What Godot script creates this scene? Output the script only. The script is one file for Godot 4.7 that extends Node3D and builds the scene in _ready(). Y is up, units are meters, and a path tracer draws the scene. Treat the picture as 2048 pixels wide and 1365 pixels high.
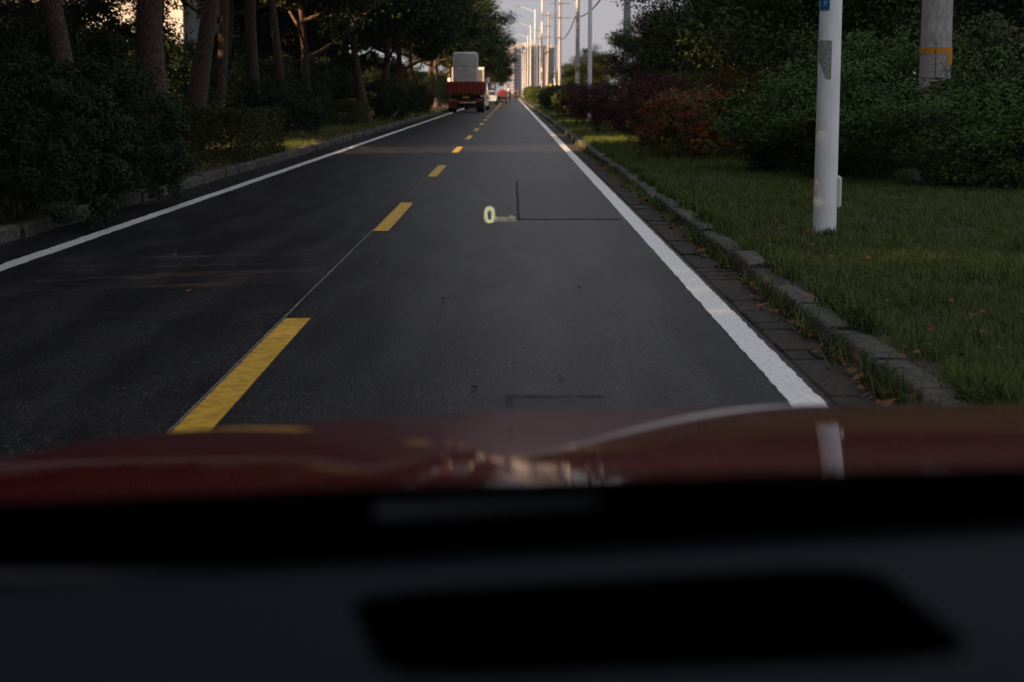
extends Node3D
# y up, metres; the road runs towards -z and the driver's eye stands over (0, 0)

const EYE := 1.32
var rng := RandomNumberGenerator.new()
var taken := {}
var M := {}
var bark_tube_cache := {}

# ------------------------------------------------------------------ helpers
func lin(r: float, g: float, b: float, a := 1.0) -> Color:
	var c := Color(r, g, b).linear_to_srgb()
	c.a = a
	return c

func numbered(called: String) -> String:
	if not taken.has(called):
		taken[called] = 0
		return called
	taken[called] += 1
	return "%s_%03d" % [called, taken[called]]

func tag(o: Node, label := "", category := "", group := "", kind := "") -> Node:
	if label: o.set_meta("label", label)
	if category: o.set_meta("category", category)
	if group: o.set_meta("group", group)
	if kind: o.set_meta("kind", kind)
	return o

func thing(called: String, label: String, category: String, at := Vector3.ZERO, turn := 0.0, group := "") -> Node3D:
	var o := Node3D.new()
	o.name = numbered(called)
	add_child(o)
	o.position = at
	o.rotation.y = turn
	tag(o, label, category, group)
	return o

func part(called: String, m: Mesh, material: Material, parent: Node) -> MeshInstance3D:
	var o := MeshInstance3D.new()
	o.name = called if parent != self else numbered(called)
	o.mesh = m
	o.material_override = material
	parent.add_child(o, true)
	return o

func struct(called: String, m: Mesh, material: Material, label := "") -> MeshInstance3D:
	var o := part(called, m, material, self)
	tag(o, label, "", "", "structure")
	return o

func st_new() -> SurfaceTool:
	var st := SurfaceTool.new()
	st.begin(Mesh.PRIMITIVE_TRIANGLES)
	return st

func quad(st: SurfaceTool, a: Vector3, b: Vector3, c: Vector3, d: Vector3, flat := true) -> void:
	# a b c d clockwise seen from outside
	if flat: st.set_smooth_group(-1)
	for v in [a, b, c, a, c, d]:
		st.add_vertex(v)

func tri(st: SurfaceTool, a: Vector3, b: Vector3, c: Vector3) -> void:
	st.set_smooth_group(-1)
	for v in [a, b, c]:
		st.add_vertex(v)

func done(st: SurfaceTool) -> ArrayMesh:
	st.generate_normals()
	return st.commit()

func hexa(st: SurfaceTool, p: Array) -> void:
	# p: 8 corners, bottom 0 1 2 3 (x-z-, x+z-, x+z+, x-z+), top 4..7
	quad(st, p[4], p[5], p[6], p[7])
	quad(st, p[3], p[2], p[1], p[0])
	quad(st, p[7], p[6], p[2], p[3])
	quad(st, p[5], p[4], p[0], p[1])
	quad(st, p[4], p[7], p[3], p[0])
	quad(st, p[6], p[5], p[1], p[2])

func box(st: SurfaceTool, c: Vector3, s: Vector3, bev := 0.0) -> void:
	var h := s * 0.5
	if bev <= 0.0:
		hexa(st, [c + Vector3(-h.x, -h.y, -h.z), c + Vector3(h.x, -h.y, -h.z), c + Vector3(h.x, -h.y, h.z), c + Vector3(-h.x, -h.y, h.z),
			c + Vector3(-h.x, h.y, -h.z), c + Vector3(h.x, h.y, -h.z), c + Vector3(h.x, h.y, h.z), c + Vector3(-h.x, h.y, h.z)])
		return
	bev = minf(bev, minf(h.x, minf(h.y, h.z)) * 0.9)
	# chamfered box from eight corner triples
	var k := h - Vector3(bev, bev, bev)
	var P := func(sx: int, sy: int, sz: int, ax: int) -> Vector3:
		var v := Vector3(sx * k.x, sy * k.y, sz * k.z)
		v[ax] = [sx * h.x, sy * h.y, sz * h.z][ax]
		return c + v
	var face := func(a: Vector3, b: Vector3, cc: Vector3, d: Vector3):
		var n := (b - a).cross(cc - a)
		if n.dot((a + cc) * 0.5 - c) > 0.0: quad(st, a, d, cc, b)
		else: quad(st, a, b, cc, d)
	for s1 in [-1, 1]:
		face.call(P.call(s1, -1, -1, 0), P.call(s1, 1, -1, 0), P.call(s1, 1, 1, 0), P.call(s1, -1, 1, 0))
		face.call(P.call(-1, s1, -1, 1), P.call(1, s1, -1, 1), P.call(1, s1, 1, 1), P.call(-1, s1, 1, 1))
		face.call(P.call(-1, -1, s1, 2), P.call(1, -1, s1, 2), P.call(1, 1, s1, 2), P.call(-1, 1, s1, 2))
		for s2 in [-1, 1]:
			face.call(P.call(s1, s2, -1, 0), P.call(s1, s2, 1, 0), P.call(s1, s2, 1, 1), P.call(s1, s2, -1, 1))
			face.call(P.call(s1, -1, s2, 0), P.call(s1, 1, s2, 0), P.call(s1, 1, s2, 2), P.call(s1, -1, s2, 2))
			face.call(P.call(-1, s1, s2, 1), P.call(1, s1, s2, 1), P.call(1, s1, s2, 2), P.call(-1, s1, s2, 2))
			for s3 in [-1, 1]:
				var a: Vector3 = P.call(s1, s2, s3, 0)
				var b: Vector3 = P.call(s1, s2, s3, 1)
				var d: Vector3 = P.call(s1, s2, s3, 2)
				if (b - a).cross(d - a).dot(a - c) > 0.0: tri(st, a, d, b)
				else: tri(st, a, b, d)

func box_mesh(s: Vector3, bev := 0.0, c := Vector3.ZERO) -> ArrayMesh:
	var st := st_new()
	box(st, c, s, bev)
	return done(st)

func tube(st: SurfaceTool, pts: Array, radii: Array, sides := 8, cap := true) -> void:
	var rings := []
	var up := Vector3(0.13, 0.21, 0.97).normalized()
	for i in pts.size():
		var d: Vector3 = (pts[mini(i + 1, pts.size() - 1)] - pts[maxi(i - 1, 0)]).normalized()
		var u := up.cross(d)
		if u.length() < 0.05: u = Vector3.RIGHT.cross(d)
		u = u.normalized()
		var w := d.cross(u)
		var ring := []
		for k in sides:
			var a := TAU * k / sides
			ring.append(pts[i] + (u * cos(a) + w * sin(a)) * radii[i])
		rings.append(ring)
	st.set_smooth_group(1)
	for i in pts.size() - 1:
		for k in sides:
			var n := (k + 1) % sides
			for v in [rings[i][k], rings[i + 1][n], rings[i + 1][k], rings[i][k], rings[i][n], rings[i + 1][n]]:
				st.add_vertex(v)
	if cap:
		for e in [0, pts.size() - 1]:
			for k in sides:
				var n := (k + 1) % sides
				if e == 0: tri(st, pts[0], rings[0][n], rings[0][k])
				else: tri(st, pts[e], rings[e][k], rings[e][n])

func tube_mesh(pts: Array, radii: Array, sides := 8) -> ArrayMesh:
	var st := st_new()
	tube(st, pts, radii, sides)
	return done(st)

func lathe(st: SurfaceTool, c: Vector3, axis: int, prof: Array, sides := 16) -> void:
	# prof: [along, radius] pairs; axis 0 x, 1 y, 2 z
	var pts := []
	for i in prof.size():
		var ring := []
		for k in sides:
			var a := TAU * k / sides
			var v := Vector3.ZERO
			v[axis] = prof[i][0]
			v[(axis + 1) % 3] = cos(a) * prof[i][1]
			v[(axis + 2) % 3] = sin(a) * prof[i][1]
			ring.append(c + v)
		pts.append(ring)
	st.set_smooth_group(2)
	for i in prof.size() - 1:
		for k in sides:
			var n := (k + 1) % sides
			for v in [pts[i][k], pts[i + 1][k], pts[i + 1][n], pts[i][k], pts[i + 1][n], pts[i][n]]:
				st.add_vertex(v)

func lathe_mesh(axis: int, prof: Array, sides := 16, c := Vector3.ZERO) -> ArrayMesh:
	var st := st_new()
	lathe(st, c, axis, prof, sides)
	return done(st)

func grid(f: Callable, nu: int, nv: int, flip := false) -> ArrayMesh:
	# f(u, v) -> Vector3, u v in 0..1, one smooth sheet
	var st := st_new()
	st.set_smooth_group(3)
	for i in nu:
		for j in nv:
			var a: Vector3 = f.call(float(i) / nu, float(j) / nv)
			var b: Vector3 = f.call(float(i + 1) / nu, float(j) / nv)
			var c: Vector3 = f.call(float(i + 1) / nu, float(j + 1) / nv)
			var d: Vector3 = f.call(float(i) / nu, float(j + 1) / nv)
			for v in ([a, c, b, a, d, c] if flip else [a, b, c, a, c, d]):
				st.add_vertex(v)
	return done(st)

func noise_tex(freq: float, a: Color, b: Color, sd: int, size := 512, type := FastNoiseLite.TYPE_SIMPLEX_SMOOTH, oct := 4, lo := 0.3, hi := 0.7) -> NoiseTexture2D:
	var n := FastNoiseLite.new()
	n.seed = sd
	n.noise_type = type
	n.frequency = freq
	n.fractal_octaves = oct
	var t := NoiseTexture2D.new()
	t.width = size
	t.height = size
	t.seamless = true
	t.noise = n
	var g := Gradient.new()
	g.offsets = PackedFloat32Array([lo, hi])
	g.colors = PackedColorArray([a, b])
	t.color_ramp = g
	return t

func mat(c: Color, rough := 0.8, metal := 0.0) -> StandardMaterial3D:
	var m := StandardMaterial3D.new()
	m.albedo_color = c
	m.roughness = rough
	m.metallic = metal
	return m

func tex_mat(t: Texture2D, scale: Vector3, rough := 0.85, tint := Color.WHITE) -> StandardMaterial3D:
	var m := mat(tint, rough)
	m.albedo_texture = t
	m.uv1_triplanar = true
	m.uv1_world_triplanar = true
	m.uv1_scale = scale
	return m

func bump(m: StandardMaterial3D, t: Texture2D, cm: float) -> void:
	m.heightmap_enabled = true
	m.heightmap_texture = t
	m.heightmap_scale = cm

func detail(m: StandardMaterial3D, t: Texture2D, scale: Vector3) -> void:
	m.detail_enabled = true
	m.detail_albedo = t
	m.detail_blend_mode = BaseMaterial3D.BLEND_MODE_MUL
	m.detail_uv_layer = BaseMaterial3D.DETAIL_UV_2
	m.uv2_triplanar = true
	m.uv2_world_triplanar = true
	m.uv2_scale = scale

func chips_tex() -> ImageTexture:
	# bitumen with light stone chips, 1024 texels to the tile
	var r := RandomNumberGenerator.new()
	r.seed = 40
	var n := 1024
	var data := PackedByteArray()
	data.resize(n * n * 3)
	for i in n * n:
		var v := int(38.0 + 36.0 * r.randf() * r.randf())
		data[i * 3] = v
		data[i * 3 + 1] = v
		data[i * 3 + 2] = v + 2
	for i in 26000:
		var x := r.randi_range(0, n - 1)
		var y := r.randi_range(0, n - 1)
		var v := r.randi_range(62, 112)
		if r.randf() < 0.06: v = r.randi_range(120, 175)
		for q in r.randi_range(2, 6):
			var k := (((y + q % 3) % n) * n + (x + q / 2) % n) * 3
			data[k] = v
			data[k + 1] = v
			data[k + 2] = v
	return ImageTexture.create_from_image(Image.create_from_data(n, n, false, Image.FORMAT_RGB8, data))

func leaf_mat(c: Color, back := 0.35, rough := 0.62) -> StandardMaterial3D:
	var m := mat(c, rough)
	m.vertex_color_use_as_albedo = true
	m.backlight_enabled = true
	m.backlight = Color(back, back, back)
	m.metallic_specular = 0.27
	return m

# ------------------------------------------------------------------ foliage
class Leaves:
	var P := PackedVector3Array()
	var N := PackedVector3Array()
	var C := PackedColorArray()
	var I := PackedInt32Array()
	var r: RandomNumberGenerator
	func rv() -> Vector3:
		return Vector3(r.randfn(), r.randfn(), r.randfn())
	func leaf(at: Vector3, out: Vector3, size: float, tint: Color, spread := 0.55, slim := 0.24) -> void:
		var n := (out + rv() * spread).normalized()
		var t := n.cross(rv())
		if t.length_squared() < 1e-4: return
		t = t.normalized()
		var b := n.cross(t)
		var l := size * r.randf_range(0.7, 1.25)
		var k := P.size()
		P.append_array([at - t * l * 0.5, at + b * l * slim + n * l * 0.07, at + t * l * 0.5 - n * l * 0.06, at - b * l * slim + n * l * 0.07])
		for i in 4:
			N.append(n)
			C.append(tint)
		I.append_array([k, k + 1, k + 2, k, k + 2, k + 3])
	func mesh() -> ArrayMesh:
		var a := []
		a.resize(Mesh.ARRAY_MAX)
		a[Mesh.ARRAY_VERTEX] = P
		a[Mesh.ARRAY_NORMAL] = N
		a[Mesh.ARRAY_COLOR] = C
		a[Mesh.ARRAY_INDEX] = I
		var m := ArrayMesh.new()
		m.add_surface_from_arrays(Mesh.PRIMITIVE_TRIANGLES, a)
		return m

func new_leaves(sd: int) -> Leaves:
	var L := Leaves.new()
	L.r = RandomNumberGenerator.new()
	L.r.seed = sd
	return L

func leaf_tone(r: RandomNumberGenerator, vary := 0.35) -> Color:
	var v := 1.0 + r.randf_range(-vary, vary)
	return Color(v * r.randf_range(0.85, 1.2), v, v * r.randf_range(0.75, 1.05))

func shrub_mesh(sd: int, count: int, size: float, wobble := 0.2, w := 1.0, h := 1.6, clumps := 130, tuck := 0.0, tones := []) -> ArrayMesh:
	# a rounded bush of leafy sprays: radius w, height h, standing on y 0; tuck narrows its foot
	var L := new_leaves(sd)
	var n := FastNoiseLite.new()
	n.seed = sd
	n.frequency = 1.1
	n.fractal_octaves = 3
	var per := count / (clumps + clumps / 3)
	for c in clumps + clumps / 3:
		var d := L.rv().normalized()
		if d.y < -0.8: continue
		var inside := c >= clumps
		var q := 1.0 + wobble * n.get_noise_3d(d.x * 1.6, d.y * 1.6, d.z * 1.6) * 2.2
		var f := q * (L.r.randf_range(0.35, 0.7) if inside else L.r.randf_range(0.78, 1.0))
		var e := 1.0 / pow(pow(absf(d.x), 2.6) + pow(absf(d.y), 2.6) + pow(absf(d.z), 2.6), 1.0 / 2.6)
		var p := d * f * e
		var cy := h * 0.5 + p.y * h * 0.5
		var foot := 1.0 - tuck * clampf(1.0 - cy / (h * 0.55), 0.0, 1.0)
		var ctr := Vector3(p.x * w * foot, cy, p.z * w * foot)
		var rad := L.r.randf_range(0.7, 1.35) * 1.55 * w / sqrt(float(clumps)) * 2.0
		var v := L.r.randf_range(0.75, 1.25)
		var out := (d + Vector3(0, 0.5, 0)).normalized()
		var spray := L.r.randf()
		for k in per:
			var g := L.rv().normalized()
			if g.dot(out) < -0.2: g = -g
			var at := ctr + g * rad * pow(L.r.randf(), 0.4) * Vector3(1.0, 0.75, 1.0)
			if at.y < 0.02: continue
			var tone := leaf_tone(L.r, 0.25) * v
			if tones.size():
				# young coloured sprays on the outside, older green leaves further in
				var pick := 0 if not inside and spray < 0.42 else (1 if not inside and spray < 0.62 else 2)
				if L.r.randf() < 0.2: pick = L.r.randi_range(0, 2)
				tone = tone * tones[pick]
			L.leaf(at, (g * 0.7 + out * 0.6).normalized(), size, tone, 0.45)
	return L.mesh()

func hedge_mesh(sd: int, count: int, size: float, s: Vector3) -> ArrayMesh:
	var L := new_leaves(sd)
	for i in count:
		var q := Vector3(L.r.randf_range(-1, 1), L.r.randf_range(-1, 1), L.r.randf_range(-1, 1))
		var ax := L.r.randi_range(0, 5)
		var d := Vector3.ZERO
		if ax == 0: d = Vector3.RIGHT
		elif ax == 1: d = Vector3.LEFT
		elif ax == 2: d = Vector3.BACK
		elif ax == 3: d = Vector3.FORWARD
		else: d = Vector3.UP
		for k in 3:
			if d[k] != 0.0: q[k] = d[k] * (1.0 - 0.3 * pow(L.r.randf(), 1.8)) * L.r.randf_range(0.96, 1.05)
		var at := Vector3(q.x * s.x * 0.5, (q.y + 1.0) * s.y * 0.5, q.z * s.z * 0.5)
		if at.y < 0.02: continue
		L.leaf(at, (d + Vector3(0, 0.3, 0)).normalized(), size, leaf_tone(L.r), 0.7)
	return L.mesh()

func tree_meshes(sd: int, o: Dictionary) -> Array:
	# [trunk mesh with limbs, crown mesh]
	var L := new_leaves(sd)
	var r := L.r
	var st := st_new()
	var H: float = o.height
	var rad: float = o.radius
	var low: float = o.low
	var tr: float = o.trunk
	var lean: float = o.get("lean", 0.25)
	var pts := []
	var rr := []
	var bend := Vector3(r.randf_range(-lean, lean), 0, r.randf_range(-lean, lean))
	for i in 9:
		var t := i / 8.0
		pts.append(Vector3(bend.x * sin(t * 2.6) + 0.06 * sin(t * 9 + sd), -0.15 + t * H * 0.72, bend.z * sin(t * 2.2) + 0.06 * cos(t * 8 + sd)))
		rr.append(tr * (1.0 - 0.72 * t) * (1.55 if i == 0 else (1.12 if i == 1 else 1.0)))
	tube(st, pts, rr, 10)
	var centers := []
	var n_limbs: int = o.get("limbs", 9)
	for k in n_limbs:
		var hy := lerpf(low * 0.75, H * 0.62, float(k) / n_limbs)
		var az := k * 2.4 + r.randf_range(-0.5, 0.5)
		var t0 := clampf((hy + 0.15) / (H * 0.72), 0, 1)
		var fi := t0 * 8.0
		var b0: Vector3 = (pts[int(fi)] as Vector3).lerp(pts[mini(int(fi) + 1, 8)], fi - int(fi))
		var reach := rad * r.randf_range(0.6, 0.95) * (1.0 - 0.35 * t0)
		var e := b0 + Vector3(cos(az) * reach, reach * r.randf_range(0.35, 0.8), sin(az) * reach)
		var mid := b0.lerp(e, 0.5) + Vector3(r.randf_range(-0.2, 0.2), -0.12 * reach + r.randf_range(-0.1, 0.2), r.randf_range(-0.2, 0.2))
		var rb := tr * (0.52 - 0.25 * t0)
		tube(st, [b0, b0.lerp(mid, 0.5) + Vector3(0, -0.03, 0), mid, mid.lerp(e, 0.5), e], [rb, rb * 0.8, rb * 0.62, rb * 0.42, rb * 0.16], 6)
		centers.append(e)
		centers.append(mid.lerp(e, 0.6) + L.rv() * 0.2)
		for q in 2:
			var e2 := mid.lerp(e, 0.45) + Vector3(r.randf_range(-1, 1), r.randf_range(0.1, 0.9), r.randf_range(-1, 1)) * reach * 0.5
			tube(st, [mid.lerp(e, 0.35), mid.lerp(e, 0.35).lerp(e2, 0.5) + Vector3(0, 0.06, 0), e2], [rb * 0.4, rb * 0.28, rb * 0.1], 5)
			centers.append(e2)
	var cy := (low + H) * 0.5
	var ry := (H - low) * 0.5
	var n_clumps: int = o.get("clumps", 60)
	while centers.size() < n_clumps:
		var d := L.rv().normalized()
		var f := pow(r.randf(), 0.45)
		var c := Vector3(d.x * rad * f, cy + d.y * ry * f, d.z * rad * f)
		# rounded egg: narrower below
		centers.append(c)
	var per: int = int(o.get("leaves", 18000)) / centers.size()
	var size: float = o.get("leaf", 0.13)
	var cr: float = o.get("clump", 0.85)
	for c in centers:
		var s := cr * r.randf_range(0.65, 1.25)
		var v := r.randf_range(0.75, 1.25)
		for i in per:
			var d := L.rv().normalized()
			var f := pow(r.randf(), 0.5)
			var at: Vector3 = c + Vector3(d.x * s, d.y * s * 0.62, d.z * s) * f
			L.leaf(at, (d * 0.6 + Vector3(0, 0.6, 0)).normalized(), size, leaf_tone(r) * v, 0.7)
	return [done(st), L.mesh()]

func tree(pair: Array, called: String, label: String, group: String, x: float, d: float, turn: float, scale: Vector3, bark: Material, leaf: Material, y := 0.1) -> Node3D:
	var t := thing(called, label, "tree", Vector3(x, y, -d), turn, group)
	t.scale = scale
	part("trunk", pair[0], bark, t)
	part("crown", pair[1], leaf, t)
	return t

func shrub(m: Mesh, called: String, label: String, group: String, x: float, d: float, turn: float, scale: Vector3, leaf: Material, y := 0.1) -> Node3D:
	var t := thing(called, label, "shrub", Vector3(x, y, -d), turn, group)
	t.scale = scale
	part("foliage", m, leaf, t)
	part("stems", M.stems_mesh, M.bark, t)
	return t

# ------------------------------------------------------------------ scene
func _ready() -> void:
	camera_and_light()
	materials()
	terrain()
	roadway()
	kerbs()
	foliage()
	grass_and_litter()
	poles()
	far_buildings()
	truck()
	traffic()
	own_car()

func camera_and_light() -> void:
	var cam := Camera3D.new()
	cam.name = "camera"
	cam.position = Vector3(0, EYE, 0)
	cam.rotation_degrees = Vector3(-8.72, 0, 0)
	cam.fov = rad_to_deg(2.0 * atan(682.5 / 3250.0))
	cam.near = 0.05
	cam.far = 6000.0
	var at := CameraAttributesPhysical.new()
	at.frustum_focal_length = 57.2
	at.frustum_focus_distance = 13.0
	at.exposure_aperture = 4.0
	cam.attributes = at
	cam.fov = rad_to_deg(2.0 * atan(682.5 / 3250.0))
	cam.keep_aspect = Camera3D.KEEP_HEIGHT
	add_child(cam)
	var we := WorldEnvironment.new()
	we.name = "world_environment"
	var env := Environment.new()
	var sky := Sky.new()
	var ps := ProceduralSkyMaterial.new()
	ps.sky_horizon_color = lin(0.134, 0.13, 0.137)
	ps.sky_top_color = lin(0.187, 0.194, 0.217)
	ps.sky_curve = 0.3
	ps.ground_horizon_color = lin(0.084, 0.084, 0.087)
	ps.ground_bottom_color = lin(0.022, 0.022, 0.022)
	ps.sun_angle_max = 25.0
	sky.sky_material = ps
	env.background_mode = Environment.BG_SKY
	env.sky = sky
	env.tonemap_mode = Environment.TONE_MAPPER_LINEAR
	env.tonemap_exposure = 3.6
	env.sdfgi_enabled = true
	env.ssao_enabled = true
	env.ssil_enabled = true
	we.environment = env
	add_child(we)
	var sun := DirectionalLight3D.new()
	sun.name = "sun"
	sun.light_color = Color(1.0, 0.8, 0.6)
	sun.light_energy = 1.6
	sun.light_angular_distance = 0.55
	sun.shadow_enabled = true
	var el := deg_to_rad(11.0)
	var az := deg_to_rad(19.0)   # behind the left shoulder
	var to := Vector3(-cos(az) * cos(el), sin(el), sin(az) * cos(el))
	add_child(sun)
	sun.look_at_from_position(to * 50.0, Vector3.ZERO, Vector3.UP)

func materials() -> void:
	# asphalt: fine stones, then broad uneven wear along the lane
	var stones := chips_tex()
	var grit := noise_tex(0.2, Color.BLACK, Color.WHITE, 9, 1024, FastNoiseLite.TYPE_SIMPLEX, 3)
	M.asphalt = tex_mat(stones, Vector3(0.3, 0.3, 0.3), 0.4)
	M.asphalt.metallic_specular = 0.12
	detail(M.asphalt, noise_tex(0.012, Color(0.8, 0.8, 0.82), Color(1, 1, 1), 12, 512, FastNoiseLite.TYPE_SIMPLEX_SMOOTH, 5), Vector3(0.35, 0.35, 0.06))
	bump(M.asphalt, grit, 0.12)
	M.patch = tex_mat(stones, Vector3(0.31, 0.31, 0.31), 0.4, Color(0.76, 0.76, 0.79))
	M.patch.metallic_specular = 0.118
	bump(M.patch, grit, 0.12)
	M.crack = mat(lin(0.012, 0.012, 0.012), 0.9)
	var worn := noise_tex(0.07, lin(0.55, 0.55, 0.53), lin(0.78, 0.78, 0.75), 21, 512, FastNoiseLite.TYPE_SIMPLEX_SMOOTH, 5, 0.15, 0.55)
	M.white_paint = tex_mat(worn, Vector3(0.6, 0.6, 0.6), 0.6)
	var yel := noise_tex(0.03, lin(0.45, 0.24, 0.008), lin(0.7, 0.41, 0.02), 22, 512, FastNoiseLite.TYPE_SIMPLEX_SMOOTH, 5, 0.15, 0.6)
	M.yellow_paint = tex_mat(yel, Vector3(0.7, 0.7, 0.7), 0.6)
	M.chalk = tex_mat(noise_tex(0.1, lin(0.08, 0.08, 0.09), lin(0.4, 0.4, 0.42), 23, 256), Vector3(1.5, 1.5, 1.5), 0.9)
	var conc := noise_tex(0.02, lin(0.045, 0.044, 0.032), lin(0.13, 0.125, 0.1), 31, 512, FastNoiseLite.TYPE_SIMPLEX_SMOOTH, 6, 0.25, 0.75)
	var rough := noise_tex(0.06, Color.BLACK, Color.WHITE, 32, 512, FastNoiseLite.TYPE_SIMPLEX_SMOOTH, 5)
	M.kerb = []
	for i in 3:
		var m := tex_mat(conc, Vector3(1.1, 1.1, 1.1), 0.9, Color(1, 1, 1).darkened([0.0, 0.12, 0.22][i]))
		bump(m, rough, 1.2)
		M.kerb.append(m)
	M.paver = []
	for i in 4:
		var m := tex_mat(conc, Vector3(1.7, 1.7, 1.7), 0.9, [Color(0.62, 0.6, 0.58), Color(0.7, 0.62, 0.56), Color(0.56, 0.55, 0.54), Color(0.66, 0.58, 0.52)][i])
		bump(m, rough, 0.7)
		M.paver.append(m)
	M.soil = tex_mat(noise_tex(0.05, lin(0.025, 0.018, 0.012), lin(0.075, 0.055, 0.035), 41, 512, FastNoiseLite.TYPE_SIMPLEX_SMOOTH, 6), Vector3(0.7, 0.7, 0.7), 0.95)
	bump(M.soil, rough, 3.0)
	M.field = tex_mat(noise_tex(0.01, lin(0.03, 0.045, 0.014), lin(0.07, 0.075, 0.03), 42, 512, FastNoiseLite.TYPE_SIMPLEX_SMOOTH, 6), Vector3(0.05, 0.05, 0.05), 0.95)
	var barkt := noise_tex(0.03, lin(0.022, 0.015, 0.011), lin(0.13, 0.085, 0.06), 51, 512, FastNoiseLite.TYPE_SIMPLEX_SMOOTH, 5)
	M.bark = tex_mat(barkt, Vector3(2.2, 0.5, 2.2), 0.95)
	M.bark.uv1_world_triplanar = false
	bump(M.bark, barkt, 4.0)
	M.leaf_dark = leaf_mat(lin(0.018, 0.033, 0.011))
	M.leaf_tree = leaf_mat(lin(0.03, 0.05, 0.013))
	M.leaf_mid = leaf_mat(lin(0.052, 0.088, 0.02))
	M.leaf_olive = leaf_mat(lin(0.045, 0.055, 0.014))
	M.leaf_lime = leaf_mat(lin(0.06, 0.09, 0.018))
	M.leaf_purple = leaf_mat(lin(0.04, 0.014, 0.016))
	M.leaf_rust = leaf_mat(lin(0.075, 0.036, 0.018))
	M.leaf_gold = leaf_mat(lin(0.09, 0.06, 0.016))
	M.leaf_orange = leaf_mat(lin(0.22, 0.075, 0.015))
	M.grass = leaf_mat(lin(0.088, 0.122, 0.03), 0.4, 0.75)
	M.dead = leaf_mat(lin(0.17, 0.075, 0.035), 0.2, 0.8)
	M.white_pole = tex_mat(noise_tex(0.02, lin(0.76, 0.77, 0.78), lin(0.86, 0.87, 0.88), 61, 512, FastNoiseLite.TYPE_SIMPLEX_SMOOTH, 5), Vector3(0.9, 0.25, 0.9), 0.42)
	M.conc_pole = tex_mat(noise_tex(0.03, lin(0.25, 0.24, 0.23), lin(0.38, 0.365, 0.35), 62, 512, FastNoiseLite.TYPE_SIMPLEX_SMOOTH, 5), Vector3(1.2, 0.3, 1.2), 0.85)
	M.steel = mat(lin(0.22, 0.22, 0.22), 0.5, 0.6)
	M.black = mat(lin(0.012, 0.012, 0.013), 0.6)
	M.rubber = mat(lin(0.018, 0.018, 0.018), 0.9)
	M.cable = mat(lin(0.015, 0.015, 0.017), 0.7)

func terrain() -> void:
	var st := st_new()
	var e := 3000.0
	quad(st, Vector3(-e, -0.06, -e), Vector3(e, -0.06, -e), Vector3(e, -0.06, 500), Vector3(-e, -0.06, 500))
	struct("ground", done(st), M.field, "flat dull green land reaching to the horizon")
	# raised verges, gently uneven
	var n := FastNoiseLite.new()
	n.seed = 5
	n.frequency = 0.25
	var right := func(u: float, v: float) -> Vector3:
		var x := 1.82 + u * u * 30.0
		var z := 12.0 - pow(v, 1.6) * 420.0
		return Vector3(x, 0.095 + 0.05 * clampf(u * 6.0, 0, 1) * (0.5 + n.get_noise_2d(x, z)) - (0.2 if u > 0.97 else 0.0), z)
	struct("verge_right", grid(right, 24, 120, true), M.soil, "soil bank under the grass right of the road")
	var left := func(u: float, v: float) -> Vector3:
		var x := -4.62 - u * u * 45.0
		var z := 25.0 - pow(v, 1.5) * 450.0
		return Vector3(x, 0.095 + 0.06 * clampf(u * 6.0, 0, 1) * (0.5 + n.get_noise_2d(x, z)) - (0.2 if u > 0.97 else 0.0), z)
	struct("verge_left", grid(left, 24, 120), M.soil, "dark soil strip under the trees left of the road")

func ragged_strip(x0: float, x1: float, y: float, d0: float, d1: float, step: float, amp: float) -> ArrayMesh:
	var st := st_new()
	var d := d0
	var a0 := Vector3.ZERO
	var b0 := Vector3.ZERO
	var first := true
	var wl := 0.0
	var wr := 0.0
	while d <= d1 + 1e-4:
		wl = lerpf(wl, rng.randf_range(-amp, amp), 0.7)
		wr = lerpf(wr, rng.randf_range(-amp, amp), 0.7)
		var a := Vector3(x0 + wl, y, -d)
		var b := Vector3(x1 + wr, y, -d)
		if not first: quad(st, a0, a, b, b0)
		a0 = a
		b0 = b
		first = false
		if d >= d1: break
		d = minf(d1, d + step * (1.0 if d < 20.0 else (3.0 if d < 60.0 else 20.0)))
	return done(st)

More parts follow.
